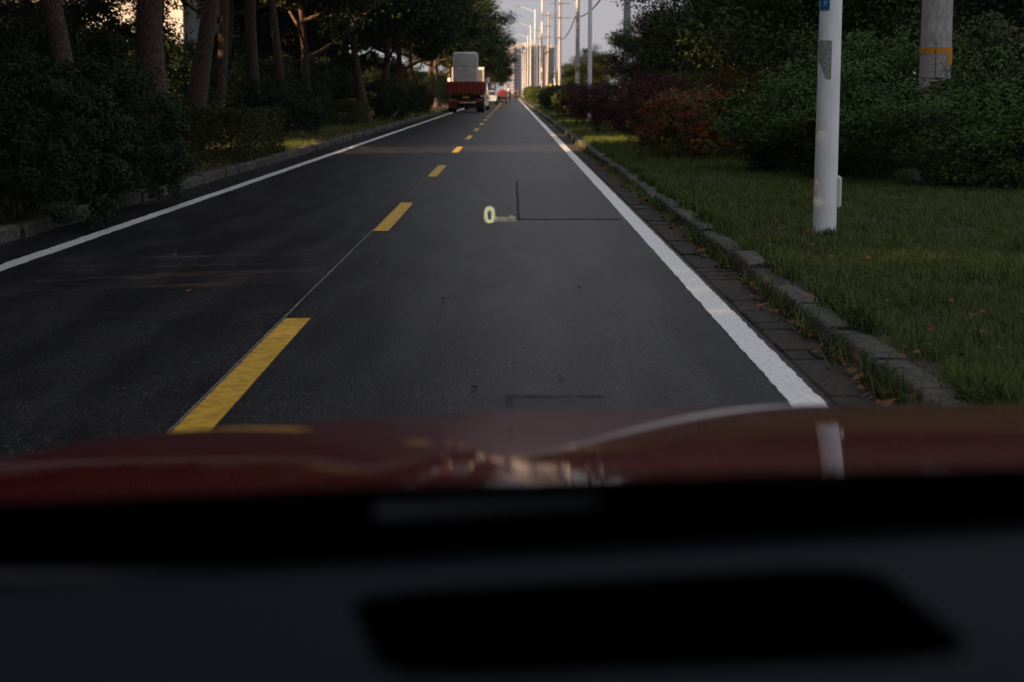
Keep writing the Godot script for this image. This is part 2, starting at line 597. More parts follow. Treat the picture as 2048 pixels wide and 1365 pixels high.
func roadway() -> void:
	rng.seed = 100
	var st := st_new()
	for i in 60:
		var z0 := 30.0 - i * 13.0
		quad(st, Vector3(-4.5, 0, z0 - 13), Vector3(1.37, 0, z0 - 13), Vector3(1.37, 0, z0), Vector3(-4.5, 0, z0))
	var road := struct("road", done(st), M.asphalt, "worn dark asphalt two-lane road running straight away")
	part("edge_line", ragged_strip(1.19, 1.342, 0.004, 0.0, 740.0, 0.045, 0.007), M.white_paint, road)
	part("edge_line", ragged_strip(-3.95, -3.8, 0.004, 4.0, 740.0, 0.07, 0.011), M.white_paint, road)
	for k in 30:
		var n := 5.45 + k * 10.1
		part("centre_dash", ragged_strip(-1.335, -1.185, 0.004, maxf(n, 6.05), n + 4.02, 0.3, 0.002), M.yellow_paint, road)
	part("chalk_line", ragged_strip(-1.352, -1.34, 0.004, 3.0, 15.6, 0.12, 0.002), M.chalk, road)
	part("chalk_line", ragged_strip(-1.348, -1.338, 0.004, 19.8, 25.4, 0.12, 0.003), M.chalk, road)
	# two mended patches in the lane with open joints
	for b in [[0.08, 1.15, 17.0, 24.4], [0.0, 0.4, 6.0, 6.98]]:
		part("asphalt_patch", ragged_strip(b[0], b[1], 0.0045, b[2], b[3], 0.15, 0.012), M.patch, road)
		part("patch_joint", ragged_strip(b[0] - 0.026, b[0] + 0.004, 0.0085, b[2], b[3], 0.12, 0.006), M.crack, road)
		var sj := st_new()
		for i in 14:
			var x0 := lerpf(b[0], b[1], i / 14.0)
			var x1 := lerpf(b[0], b[1], (i + 1) / 14.0)
			for zz in [b[2] if b[2] > 10.0 else b[3]]:
				var w := rng.randf_range(0.004, 0.014)
				quad(sj, Vector3(x0, 0.0085, -zz - w), Vector3(x1, 0.0085, -zz - w), Vector3(x1, 0.0085, -zz + w), Vector3(x0, 0.0085, -zz + w))
		part("patch_joint", done(sj), M.crack, road)
	# a fine crack wandering left from the first dash
	var cr := st_new()
	var p := Vector3(-1.4, 0.004, -9.5)
	for i in 26:
		var q := p + Vector3(-0.035, 0, -0.07 + rng.randf_range(-0.05, 0.05))
		quad(cr, q + Vector3(0, 0, -0.006), p + Vector3(0, 0, -0.006), p + Vector3(0, 0, 0.006), q + Vector3(0, 0, 0.006))
		p = q
	part("crack", done(cr), M.crack, road)

func kerb_stone(sd: int, len_: float, w := 0.16, h := 0.34) -> ArrayMesh:
	# long in z, rounded worn top edges, a little crooked
	var r := RandomNumberGenerator.new()
	r.seed = sd
	var n := FastNoiseLite.new()
	n.seed = sd
	n.frequency = 3.0
	var prof := [Vector2(-w / 2, -h), Vector2(-w / 2, -0.03), Vector2(-w / 2 + 0.008, -0.01), Vector2(-w / 2 + 0.025, -0.001), Vector2(0.0, 0.0), Vector2(w / 2 - 0.015, -0.002), Vector2(w / 2, -0.015), Vector2(w / 2, -h)]
	var st := st_new()
	var rows := []
	var segs := 7
	for i in segs + 1:
		var z := (float(i) / segs - 0.5) * len_
		var e := 0.012 if i == 0 or i == segs else 0.0
		var row := []
		for q in prof:
			var v := Vector3(q.x, q.y - (e if q.y > -0.1 else 0.0), z)
			if q.y > -0.2: v += Vector3(n.get_noise_3d(q.x * 3, q.y * 3, z), n.get_noise_3d(q.x * 3 + 9, q.y, z), 0) * 0.009
			row.append(v)
		rows.append(row)
	st.set_smooth_group(1)
	for i in segs:
		for k in prof.size() - 1:
			for v in [rows[i][k], rows[i + 1][k + 1], rows[i + 1][k], rows[i][k], rows[i][k + 1], rows[i + 1][k + 1]]:
				st.add_vertex(v)
	for e in [0, segs]:
		for k in range(1, prof.size() - 1):
			if e == 0: tri(st, rows[e][0], rows[e][k + 1], rows[e][k])
			else: tri(st, rows[e][0], rows[e][k], rows[e][k + 1])
	return done(st)

func kerbs() -> void:
	rng.seed = 7
	var stones := []
	for i in 6: stones.append(kerb_stone(300 + i, 0.96))
	var right := Node3D.new()
	right.name = "kerb_right"
	add_child(right)
	tag(right, "uneven mossy concrete kerb between the gutter and the grass", "", "", "structure")
	var d := 2.5
	while d < 130.0:
		var o := part("kerb_stone", stones[rng.randi_range(0, 5)], M.kerb[rng.randi_range(0, 2)], right)
		o.position = Vector3(1.75 + rng.randf_range(-0.018, 0.018), 0.125 + rng.randf_range(-0.02, 0.015), -(d + 0.49))
		o.rotation = Vector3(rng.randf_range(-0.012, 0.012), rng.randf_range(-0.02, 0.02), rng.randf_range(-0.05, 0.05))
		d += 0.985
	var far := part("kerb_run", box_mesh(Vector3(0.16, 0.34, 500.0), 0.02), M.kerb[0], right)
	far.position = Vector3(1.75, -0.05, -(d + 250.0))
	var left := Node3D.new()
	left.name = "kerb_left"
	add_child(left)
	tag(left, "dark concrete kerb along the shaded wood", "", "", "structure")
	d = 1.0
	while d < 132.0:
		var o := part("kerb_stone", stones[rng.randi_range(0, 5)], M.kerb[rng.randi_range(0, 2)], left)
		o.position = Vector3(-4.55 + rng.randf_range(-0.02, 0.02), 0.135 + rng.randf_range(-0.015, 0.015), -(d + 0.49))
		o.rotation = Vector3(rng.randf_range(-0.01, 0.01), PI + rng.randf_range(-0.02, 0.02), rng.randf_range(-0.04, 0.04))
		d += 0.985
	far = part("kerb_run", box_mesh(Vector3(0.16, 0.34, 500.0), 0.02), M.kerb[rng.randi_range(0, 2)], left)
	far.position = Vector3(-4.55, -0.04, -(d + 250.0))
	# gutter of cement pavers beside the right line
	var g := Node3D.new()
	g.name = "gutter"
	add_child(g)
	tag(g, "strip of dirty cement pavers between the white line and the kerb", "", "", "structure")
	part("gutter_bed", box_mesh(Vector3(0.345, 0.03, 745.0), 0.0, Vector3(1.5425, -0.022, -367.0)), M.soil, g)
	var shapes := []
	for i in 4:
		shapes.append(box_mesh(Vector3(0.27, 0.05, 0.235), 0.008))
		shapes.append(box_mesh(Vector3(0.272, 0.05, 0.485), 0.009))
		shapes.append(box_mesh(Vector3(0.128, 0.05, 0.24), 0.007))
	d = 4.0
	while d < 46.0:
		var kind := rng.randi_range(0, 5)
		var deep := 0.25
		if kind <= 1:
			deep = 0.5
			var o := part("paver", shapes[1], M.paver[rng.randi_range(0, 3)], g)
			o.position = Vector3(1.525, -0.0205 + rng.randf_range(-0.006, 0.008), -(d + 0.25))
			o.rotation = Vector3(rng.randf_range(-0.012, 0.012), rng.randf_range(-0.01, 0.01), rng.randf_range(-0.02, 0.02))
		elif kind <= 4:
			var o := part("paver", shapes[0], M.paver[rng.randi_range(0, 3)], g)
			o.position = Vector3(1.525 + rng.randf_range(-0.006, 0.006), -0.0205 + rng.randf_range(-0.006, 0.008), -(d + 0.125))
			o.rotation = Vector3(rng.randf_range(-0.02, 0.02), rng.randf_range(-0.015, 0.015), rng.randf_range(-0.02, 0.02))
		else:
			for s in [-1, 1]:
				var o := part("paver", shapes[2], M.paver[rng.randi_range(0, 3)], g)
				o.position = Vector3(1.525 + s * 0.07, -0.0205 + rng.randf_range(-0.006, 0.008), -(d + 0.125))
				o.rotation = Vector3(rng.randf_range(-0.02, 0.02), rng.randf_range(-0.02, 0.02), rng.randf_range(-0.02, 0.02))
		d += deep
	part("paver_run", box_mesh(Vector3(0.275, 0.05, 690.0), 0.008, Vector3(1.525, -0.022, -(d + 345.0))), M.paver[0], g)

func foliage() -> void:
	rng.seed = 77
	# a few stems for every bush
	var st := st_new()
	for i in 7:
		var a := i * 0.9
		var r := 0.12 + 0.1 * (i % 3)
		tube(st, [Vector3(cos(a) * 0.06, -0.15, sin(a) * 0.06), Vector3(cos(a) * r, 0.4, sin(a) * r), Vector3(cos(a) * r * 2.4, 1.0, sin(a) * r * 2.4)], [0.025, 0.018, 0.006], 5)
	M.stems_mesh = done(st)
	var S := [shrub_mesh(1, 19000, 0.056, 0.07, 0.97, 1.58, 330), shrub_mesh(2, 19000, 0.056, 0.09, 0.97, 1.58, 320), shrub_mesh(3, 19000, 0.052, 0.06, 0.97, 1.58, 340)]
	var big := [shrub_mesh(11, 20000, 0.072, 0.24, 1.05, 1.9, 120, 0.1), shrub_mesh(12, 20000, 0.072, 0.26, 1.05, 1.9, 120, 0.1)]
	var fine := [shrub_mesh(15, 36000, 0.058, 0.1, 1.0, 1.85, 300, -0.18), shrub_mesh(16, 36000, 0.058, 0.12, 1.0, 1.85, 300, -0.18)]
	M.leaf_own = leaf_mat(Color.WHITE)
	var rusty := shrub_mesh(4, 19000, 0.058, 0.07, 0.97, 1.58, 320, 0.0, [Color(0.2, 0.045, 0.03), Color(0.19, 0.1, 0.025), Color(0.045, 0.062, 0.022)])
	var plum := shrub_mesh(6, 19000, 0.052, 0.07, 0.97, 1.58, 330, 0.0, [Color(0.075, 0.02, 0.028), Color(0.055, 0.016, 0.026), Color(0.03, 0.017, 0.016)])
	var loose := [shrub_mesh(13, 22000, 0.075, 0.26, 1.1, 1.9, 110, 0.5), shrub_mesh(14, 22000, 0.075, 0.3, 1.1, 1.9, 110, 0.5)]
	var hedge := hedge_mesh(5, 22000, 0.06, Vector3(2.2, 0.9, 5.0))
	# --- left: dark shrubs along the kerb
	var near := "shrubs along the left kerb"
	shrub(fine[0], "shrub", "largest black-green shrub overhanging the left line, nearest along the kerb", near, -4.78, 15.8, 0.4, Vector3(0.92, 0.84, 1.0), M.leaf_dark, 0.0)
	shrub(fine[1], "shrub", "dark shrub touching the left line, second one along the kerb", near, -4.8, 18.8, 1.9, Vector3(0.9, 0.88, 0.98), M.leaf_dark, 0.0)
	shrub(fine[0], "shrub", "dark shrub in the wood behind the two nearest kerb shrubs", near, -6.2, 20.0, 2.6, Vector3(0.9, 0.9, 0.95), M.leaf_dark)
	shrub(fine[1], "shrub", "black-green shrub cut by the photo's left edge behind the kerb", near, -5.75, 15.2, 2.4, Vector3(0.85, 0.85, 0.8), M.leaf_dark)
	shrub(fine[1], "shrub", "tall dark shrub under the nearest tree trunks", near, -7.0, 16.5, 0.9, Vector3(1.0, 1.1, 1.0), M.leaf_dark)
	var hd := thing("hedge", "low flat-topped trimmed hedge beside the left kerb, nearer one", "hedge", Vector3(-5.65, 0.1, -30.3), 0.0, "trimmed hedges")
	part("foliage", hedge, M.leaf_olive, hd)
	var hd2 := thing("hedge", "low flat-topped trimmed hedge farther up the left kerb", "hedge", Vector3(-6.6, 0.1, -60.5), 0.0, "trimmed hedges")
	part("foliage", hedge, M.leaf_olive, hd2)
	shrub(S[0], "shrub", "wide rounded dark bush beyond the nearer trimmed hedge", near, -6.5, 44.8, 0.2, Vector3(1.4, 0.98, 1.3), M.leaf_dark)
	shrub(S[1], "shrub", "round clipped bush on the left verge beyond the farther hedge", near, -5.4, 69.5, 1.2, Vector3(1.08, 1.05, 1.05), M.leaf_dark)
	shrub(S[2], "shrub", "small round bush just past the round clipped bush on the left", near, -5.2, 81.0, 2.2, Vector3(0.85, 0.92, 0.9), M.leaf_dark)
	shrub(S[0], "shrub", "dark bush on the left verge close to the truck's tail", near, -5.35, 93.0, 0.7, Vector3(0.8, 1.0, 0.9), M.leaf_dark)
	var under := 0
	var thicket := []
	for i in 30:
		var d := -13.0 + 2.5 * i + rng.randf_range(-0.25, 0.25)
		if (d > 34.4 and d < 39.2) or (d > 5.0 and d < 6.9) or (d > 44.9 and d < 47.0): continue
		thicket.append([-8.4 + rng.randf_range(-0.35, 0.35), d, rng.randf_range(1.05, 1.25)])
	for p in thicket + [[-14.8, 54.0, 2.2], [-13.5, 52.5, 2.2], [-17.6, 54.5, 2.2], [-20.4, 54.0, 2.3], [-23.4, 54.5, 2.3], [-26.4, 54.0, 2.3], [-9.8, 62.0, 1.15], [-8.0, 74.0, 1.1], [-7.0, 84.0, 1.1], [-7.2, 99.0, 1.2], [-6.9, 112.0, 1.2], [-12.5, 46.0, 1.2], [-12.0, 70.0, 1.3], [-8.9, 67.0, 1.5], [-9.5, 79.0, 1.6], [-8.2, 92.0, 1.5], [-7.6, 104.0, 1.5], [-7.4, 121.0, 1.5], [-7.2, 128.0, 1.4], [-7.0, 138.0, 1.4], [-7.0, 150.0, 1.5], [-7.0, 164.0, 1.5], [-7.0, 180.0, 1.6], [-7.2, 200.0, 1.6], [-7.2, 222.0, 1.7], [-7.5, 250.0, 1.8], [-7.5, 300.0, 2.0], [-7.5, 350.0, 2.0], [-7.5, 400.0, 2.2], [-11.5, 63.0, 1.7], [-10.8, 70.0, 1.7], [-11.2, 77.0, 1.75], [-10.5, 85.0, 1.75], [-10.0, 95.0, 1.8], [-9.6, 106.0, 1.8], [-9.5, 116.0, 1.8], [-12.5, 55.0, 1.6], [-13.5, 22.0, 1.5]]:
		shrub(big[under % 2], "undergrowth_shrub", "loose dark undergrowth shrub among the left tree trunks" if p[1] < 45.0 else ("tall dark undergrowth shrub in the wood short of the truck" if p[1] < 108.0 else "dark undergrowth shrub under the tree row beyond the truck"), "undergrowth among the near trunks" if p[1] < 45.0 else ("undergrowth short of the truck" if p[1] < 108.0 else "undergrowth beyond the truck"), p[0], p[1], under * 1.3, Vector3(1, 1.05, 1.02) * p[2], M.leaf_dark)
		under += 1
	# --- left: the wood
	var T := []
	for i in 3:
		T.append(tree_meshes(400 + i, {"height": 10.5, "radius": 4.7, "low": 3.1, "trunk": 0.21, "clumps": 110, "leaves": 27000, "leaf": 0.21, "clump": 1.1, "lean": 0.5}))
	var TT := []
	for i in 2:
		TT.append(tree_meshes(420 + i, {"height": 12.0, "radius": 4.7, "low": 5.0, "trunk": 0.22, "clumps": 100, "leaves": 24000, "leaf": 0.21, "clump": 1.1, "lean": 0.7}))
	var spots := [[-5.75, 22.0, 0.8, "slim black tree trunk rising behind the nearest kerb shrubs"], [-5.45, 24.8, 1.12, "thick reddish-brown tree trunk, third from the photo's left edge"], [-6.5, 33.0, 0.95, "straight dark tree trunk right of the pale gap in the wood"],
		[-7.35, 40.0, 0.72, "orange sunlit tree trunk above the nearer trimmed hedge"], [-7.3, 46.0, 0.9, "forked dark tree with a limb reaching across the wood"], [-7.0, 51.5, 0.75, "slim tree just past the forked dark tree"], [-7.2, 58.0, 0.8, "leaning tree with a sunlit limb above the hedges"],
		[-5.9, 66.0, 0.9, "roadside tree above the round clipped bush"], [-6.2, 78.0, 0.95, "roadside tree whose low leaves hang behind the truck's load"], [-6.0, 90.0, 1.0, "roadside tree beside the truck's tail"], [-5.9, 103.0, 1.05, "roadside tree towering over the truck"], [-6.1, 117.0, 1.05, "roadside tree just beyond the truck"], [-6.0, 134.0, 1.1, "tall roadside tree making the top of the dark tree edge against the sky"], [-5.2, 152.0, 1.12, "roadside tree second in the dark edge against the sky"],
		[-5.0, 174.0, 1.1, "roadside tree third in the dark edge against the sky"], [-4.9, 198.0, 1.1, "roadside tree fourth in the dark edge against the sky"], [-4.8, 226.0, 1.1, "roadside tree fifth in the dark edge against the sky"], [-4.7, 258.0, 1.1, "roadside tree sixth in the dark edge against the sky"], [-4.6, 300.0, 1.15, "roadside tree seventh in the dark edge against the sky"], [-4.6, 350.0, 1.2, "roadside tree eighth in the dark edge against the sky"], [-4.8, 420.0, 1.2, "far roadside tree over the small cars"], [-4.8, 480.0, 1.2, "farthest roadside tree where the left tree edge meets the towers"]]
	var k := 0
	for s in spots:
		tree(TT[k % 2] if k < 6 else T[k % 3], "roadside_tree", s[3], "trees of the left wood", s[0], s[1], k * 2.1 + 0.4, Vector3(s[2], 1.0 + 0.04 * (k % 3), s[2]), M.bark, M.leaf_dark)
		k += 1
	rng.seed = 31
	for row in [[-10.5, 8.5, 14], [-15.5, 9.0, 14], [-20.5, 8.2, 14]]:
		for i in row[2]:
			var d: float = -14.0 + i * row[1] + rng.randf_range(-2.0, 2.0)
			var x: float = row[0] + rng.randf_range(-1.4, 1.4)
			# the pale gap: nothing on the line of sight between the trunks
			var px := 1024.0 + x / maxf(d, 1.0) * 3250.0
			if d > 5.0 and px > 305.0 and px < 390.0: continue
			# openings that let the low sun reach the road
			if x < -11.5 and d > 55.0 and d < 77.0: continue
			var pair: Array = TT[i % 2] if absf(x + 0.2068 * d) < 5.5 and d > 22.0 and d < 66.0 or (x < -13.0 and d > 27.0 and d < 38.0) or (x < -13.0 and d > -3.0 and d < 7.5) else T[(i + int(-row[0])) % 3]
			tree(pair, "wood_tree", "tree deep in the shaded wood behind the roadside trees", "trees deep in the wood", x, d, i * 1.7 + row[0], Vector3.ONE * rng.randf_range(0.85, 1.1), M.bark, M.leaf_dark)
	for p in [[-6.3, 14.5], [-5.8, 9.4], [-5.9, 1.0], [-5.8, -6.0], [-6.1, -13.0], [-13.0, -16.0], [-13.2, -9.5], [-12.8, -3.0], [-13.2, 3.5], [-12.9, 9.5], [-13.1, 15.5], [-18.0, -14.0], [-18.2, -7.0], [-17.9, 0.0], [-18.1, 6.0], [-18.0, 12.0], [-18.2, 18.0], [-23.5, -8.0], [-23.4, 0.0], [-23.6, 8.0], [-23.5, 16.0], [-23.4, 24.0]]:
		tree(TT[0] if p[0] < -12.0 and p[1] > -2.0 and p[1] < 7.0 else T[0], "wood_tree", "tree deep in the shaded wood behind the roadside trees", "trees deep in the wood", p[0], p[1], p[1], Vector3.ONE, M.bark, M.leaf_dark)
	# --- right: coloured bushes along the verge
	var row_r := "coloured bushes along the right verge"
	shrub(rusty, "shrub", "round rust-red and green bush nearest the road edge", row_r, 3.2, 29.1, 0.3, Vector3(0.95, 0.8, 0.92), M.leaf_own)
	shrub(plum, "shrub", "large dark purple bush just beyond the rust-red one", row_r, 3.35, 37.4, 1.1, Vector3(0.95, 0.98, 0.95), M.leaf_own)
	shrub(plum, "shrub", "dark purple bush in the middle of the purple row", row_r, 3.2, 48.0, 2.0, Vector3(0.9, 0.92, 1.1), M.leaf_own)
	shrub(plum, "shrub", "dark purple bush third from the near end of the purple row", row_r, 3.15, 60.0, 2.9, Vector3(1.0, 0.97, 1.1), M.leaf_own)
	shrub(plum, "shrub", "smallest purple bush at the far end of the purple row", row_r, 2.85, 75.0, 0.6, Vector3(0.9, 1.0, 1.0), M.leaf_own)
	shrub(S[1], "shrub", "golden-brown bush behind the rust-red bush", row_r, 4.35, 33.0, 1.6, Vector3(0.85, 1.02, 0.85), M.leaf_gold)
	shrub(S[2], "shrub", "bright green bush behind the large purple bush", row_r, 4.5, 43.0, 2.6, Vector3(0.9, 1.07, 0.9), M.leaf_lime)
	shrub(S[0], "shrub", "reddish bush behind the bright green bush", row_r, 4.6, 52.0, 0.9, Vector3(0.9, 1.2, 0.9), M.leaf_purple)
	var gr := [[3.2, 88.0, 1.0, "lime green bush at the foot of the third lamp post", 1], [2.9, 100.0, 1.0, "dark green bush past the lime green one", 0], [3.1, 112.0, 1.05, "low dark bush before the fourth lamp post", 0], [3.3, 128.0, 1.1, "leafy bush beside the fourth lamp post", 2], [3.0, 146.0, 1.1, "dark bush beyond the fourth lamp post", 0], [3.3, 165.0, 1.2, "yellow-green bush before the fifth lamp post", 1], [3.0, 190.0, 1.2, "sunlit bush past the fifth lamp post", 1], [3.2, 225.0, 1.3, "sunlit bush by the sixth lamp post", 1], [3.2, 270.0, 1.4, "far yellowish bush near the road's end", 1]]
	for g in gr:
		shrub(S[int(g[1]) % 3], "shrub", g[3], "green bushes far along the right verge", g[0], g[1], g[1], Vector3(1.0, 0.95, 1.3) * g[2], [M.leaf_dark, M.leaf_lime, M.leaf_mid][g[4]])
	# the big loose shrub mass on the right
	var mass := "big loose shrubs on the right"
	shrub(loose[0], "shrub", "loose green shrub left of the nearest lamp post", mass, 4.4, 24.6, 0.2, Vector3(0.95, 0.72, 0.9), M.leaf_mid)
	shrub(loose[1], "shrub", "big green shrub directly behind the nearest lamp post", mass, 4.75, 22.6, 1.7, Vector3(0.95, 0.8, 0.9), M.leaf_mid)
	shrub(loose[0], "shrub", "big green shrub hiding the foot of the concrete pole", mass, 5.75, 20.2, 2.8, Vector3(0.95, 0.72, 0.75), M.leaf_mid)
	shrub(loose[1], "shrub", "big green shrub at the photo's right edge", mass, 7.1, 20.6, 0.6, Vector3(1.1, 0.9, 1.0), M.leaf_mid)
	shrub(loose[1], "shrub", "green shrub behind the concrete pole", mass, 6.3, 25.5, 3.6, Vector3(1.1, 1.1, 1.0), M.leaf_mid)
	shrub(loose[0], "shrub", "tall shrub behind the one at the photo's right edge", mass, 8.0, 25.0, 4.6, Vector3(1.3, 1.25, 1.0), M.leaf_olive)
	shrub(loose[0], "shrub", "green shrub behind the loose shrub left of the nearest post", mass, 5.4, 28.0, 2.1, Vector3(1.0, 1.0, 1.0), M.leaf_mid)
	# right: trees behind the bushes, leafy to the ground
	var U := []
	for i in 2:
		U.append(tree_meshes(500 + i, {"height": 6.6, "radius": 2.7, "low": 0.9, "trunk": 0.11, "clumps": 80, "leaves": 20000, "leaf": 0.12, "clump": 0.75}))
	var rt := [[6.3, 33.5, 1.0, 0, "dense dark tree behind the shrubs left of the nearest lamp post"], [8.3, 32.0, 1.05, 0, "dense dark tree behind the nearest lamp post"], [10.2, 31.0, 1.1, 0, "dense dark tree behind the concrete pole"], [12.4, 30.0, 1.1, 0, "dense dark tree in the top right corner"], [6.4, 41.0, 1.0, 0, "dark tree behind the golden-brown bush"], [6.3, 49.5, 1.0, 0, "dark leafy tree above the reddish bush"], [6.6, 59.0, 0.95, 3, "tree with reddish young leaves beside the half-hidden pole"], [6.0, 70.0, 0.8, 0, "leafy tree whose twigs reach in front of the second lamp post"],
		[7.5, 92.0, 0.8, 2, "small orange-tinged tree right of the second lamp post"], [6.6, 118.0, 0.75, 1, "olive tree between the leaning poles"], [7.0, 140.0, 0.8, 1, "yellow-green tree left of the third concrete pole"], [7.2, 165.0, 0.8, 0, "dark tree past the yellow-green tree"], [7.5, 200.0, 0.85, 1, "far pale tree among the poles"], [8.0, 240.0, 0.8, 0, "far dark tree under the pink flats"], [8.5, 290.0, 0.8, 1, "farthest tree right of the road"]]
	k = 0
	for s in rt:
		tree(U[k % 2], "verge_tree", s[4], "trees behind the right verge", s[0], s[1], k * 1.9, Vector3.ONE * s[2], M.bark, [M.leaf_tree, M.leaf_olive, M.leaf_orange, M.leaf_purple][s[3]])
		k += 1
	for i in 14:
		tree(U[i % 2], "back_tree", "dark tree closing the view behind the right-hand trees", "trees closing the view on the right", 11.0 + rng.randf_range(-1.0, 4.0) + i * 0.12, 38.0 + i * 6.0, i * 2.3, Vector3.ONE * rng.randf_range(1.0, 1.25), M.bark, M.leaf_dark)

func tuft(sd: int, blades: int, h: float, spread: float) -> ArrayMesh:
	var r := RandomNumberGenerator.new()
	r.seed = sd
	var L := new_leaves(sd)
	for i in blades:
		var a := r.randf() * TAU
		var dir := Vector3(cos(a), 0, sin(a))
		var side := Vector3(-sin(a), 0, cos(a))
		var b := Vector3(r.randfn(), 0, r.randfn()) * spread
		var l := h * r.randf_range(0.55, 1.25)
		var lean := r.randf_range(0.15, 0.75)
		var w := r.randf_range(0.0014, 0.0027) * (h / 0.12)
		var p1 := b + dir * lean * l * 0.35 + Vector3.UP * l * 0.6
		var p2 := b + dir * lean * l + Vector3.UP * l * (1.0 - lean * 0.45)
		var n := (Vector3.UP * lean + -dir * 0.5).normalized()
		var v := r.randf_range(0.7, 1.35)
		var c := Color(v * r.randf_range(0.85, 1.25), v, v * 0.9)
		var k := L.P.size()
		L.P.append_array([b - side * w, b + side * w, p1 - side * w * 0.9, p1 + side * w * 0.9, p2])
		for q in 5:
			L.N.append(n)
			L.C.append(c)
		L.I.append_array([k, k + 2, k + 1, k + 1, k + 2, k + 3, k + 2, k + 4, k + 3])
	return L.mesh()

func scatter(called: String, m: Mesh, material: Material, xf: Array, label: String, category: String) -> void:
	var mm := MultiMesh.new()
	mm.transform_format = MultiMesh.TRANSFORM_3D
	mm.mesh = m
	mm.instance_count = xf.size()
	for i in xf.size(): mm.set_instance_transform(i, xf[i])
	var o := MultiMeshInstance3D.new()
	o.name = numbered(called)
	o.multimesh = mm
	o.material_override = material
	add_child(o)
	tag(o, label, category, "", "stuff")

func at_turn(p: Vector3, s: float, tilt := 0.12) -> Transform3D:
	var b := Basis.from_euler(Vector3(rng.randf_range(-tilt, tilt), rng.randf() * TAU, rng.randf_range(-tilt, tilt)))
	return Transform3D(b.scaled(Vector3.ONE * s), p)

func grass_and_litter() -> void:
	rng.seed = 55
	var n := FastNoiseLite.new()
	n.seed = 3
	n.frequency = 0.45
	var A := [[], [], []]
	# right lawn
	for i in 42000:
		var d := 5.2 + 24.0 * pow(rng.randf(), 1.25)
		var x := 1.86 + pow(rng.randf(), 0.9) * (1.9 + d * 0.22)
		var q := n.get_noise_2d(x * 2.0, d * 2.0)
		if q < -0.42 and rng.randf() < 0.6: continue
		A[i % 3].append(at_turn(Vector3(x, 0.095, -d), 0.75 + 0.5 * q + rng.randf() * 0.35, 0.25))
	for i in 9000:
		var d := 3.0 + 22.0 * rng.randf()
		A[i % 3].append(at_turn(Vector3(3.6 + d * 0.2 + rng.randf() * 5.0, 0.1, -d), rng.randf_range(0.9, 1.5), 0.25))
	for i in 14000:
		var d := 28.0 + 110.0 * pow(rng.randf(), 1.4)
		var x := 1.86 + rng.randf() * 2.2
		A[i % 3].append(at_turn(Vector3(x, 0.09, -d), rng.randf_range(1.0, 1.7), 0.2))
	for i in 3:
		scatter("verge_grass", tuft(60 + i, 13, 0.11, 0.04), M.grass, A[i], "short uneven green grass on the right verge", "grass")
	# tall tufts hanging over kerb and gutter
	var B := []
	var clumps := [[5.6, 0.3], [7.0, 0.22], [8.2, 0.5], [8.9, 0.5], [9.6, 0.35], [10.6, 0.4], [12.4, 0.35], [13.8, 0.5], [14.6, 0.4], [16.5, 0.5], [18.5, 0.5], [20.0, 0.6], [22.0, 0.6], [24.0, 0.8], [26.5, 0.8], [29.0, 1.0], [32.0, 1.0], [36.0, 1.2], [40.0, 1.5]]
	for c in clumps:
		for i in 11:
			var d: float = c[0] + rng.randfn() * c[1]
			B.append(at_turn(Vector3(1.655 + absf(rng.randfn()) * -0.03, 0.0, -d), rng.randf_range(0.8, 1.35), 0.5))
	for i in 2600:
		var d := 5.4 + 36.0 * pow(rng.randf(), 1.5)
		if n.get_noise_1d(d * 1.7) < 0.0: continue
		B.append(at_turn(Vector3(1.84 + rng.randf_range(-0.03, 0.05), 0.09, -d), rng.randf_range(0.7, 1.3), 0.5))
	for p in [[2.52, 13.45], [2.6, 13.36], [2.68, 13.45], [2.58, 13.37], [2.63, 13.38]]:
		for i in 5: B.append(at_turn(Vector3(p[0] + rng.randf_range(-0.03, 0.03), 0.09, -p[1] + rng.randf_range(0.0, 0.06)), 1.0, 0.3))
	scatter("kerb_grass", tuft(71, 10, 0.16, 0.03), M.grass, B, "long grass tufts growing along the kerb joint", "grass")
	# left verge: thin weeds
	var C := []
	for i in 5000:
		var d := 10.0 + 95.0 * pow(rng.randf(), 1.2)
		C.append(at_turn(Vector3(-4.66 - absf(rng.randfn()) * 1.2, 0.1, -d), rng.randf_range(0.6, 1.4), 0.3))
	scatter("wood_weeds", tuft(72, 7, 0.13, 0.05), M.grass, C, "sparse weeds on the shaded soil under the left trees", "weeds")
	# fallen leaves
	var L := new_leaves(9)
	L.leaf(Vector3.ZERO, Vector3.UP, 0.055, Color(1, 1, 1), 0.1, 0.3)
	var D := []
	for i in 950:
		var d := 5.6 + 34.0 * pow(rng.randf(), 1.4)
		var g := n.get_noise_1d(d * 2.3 + 40.0)
		if g < -0.15: continue
		D.append(at_turn(Vector3(1.64 - absf(rng.randfn()) * 0.055, 0.013 + rng.randf() * 0.03, -d), rng.randf_range(0.5, 1.25), 0.5))
	for i in 160:
		D.append(at_turn(Vector3(rng.randf_range(1.7, 2.6), 0.16, -(6.0 + 14.0 * rng.randf())), rng.randf_range(0.6, 1.0), 0.5))
	for i in 26:
		D.append(at_turn(Vector3(rng.randf_range(-3.6, 1.5), 0.012, -(7.0 + 16.0 * rng.randf())), rng.randf_range(0.5, 0.9), 0.4))
	scatter("fallen_leaves", L.mesh(), M.dead, D, "brown and orange fallen leaves in the gutter", "fallen leaves")
	var E := []
	for i in 3600:
		var d := 24.0 + 66.0 * rng.randf()
		E.append(at_turn(Vector3(-4.7 - absf(rng.randfn()) * 1.1, 0.13, -d), rng.randf_range(0.8, 1.7), 0.4))
	scatter("fallen_leaves", L.mesh(), M.dead, E, "brown leaf litter on the soil under the left trees", "fallen leaves")

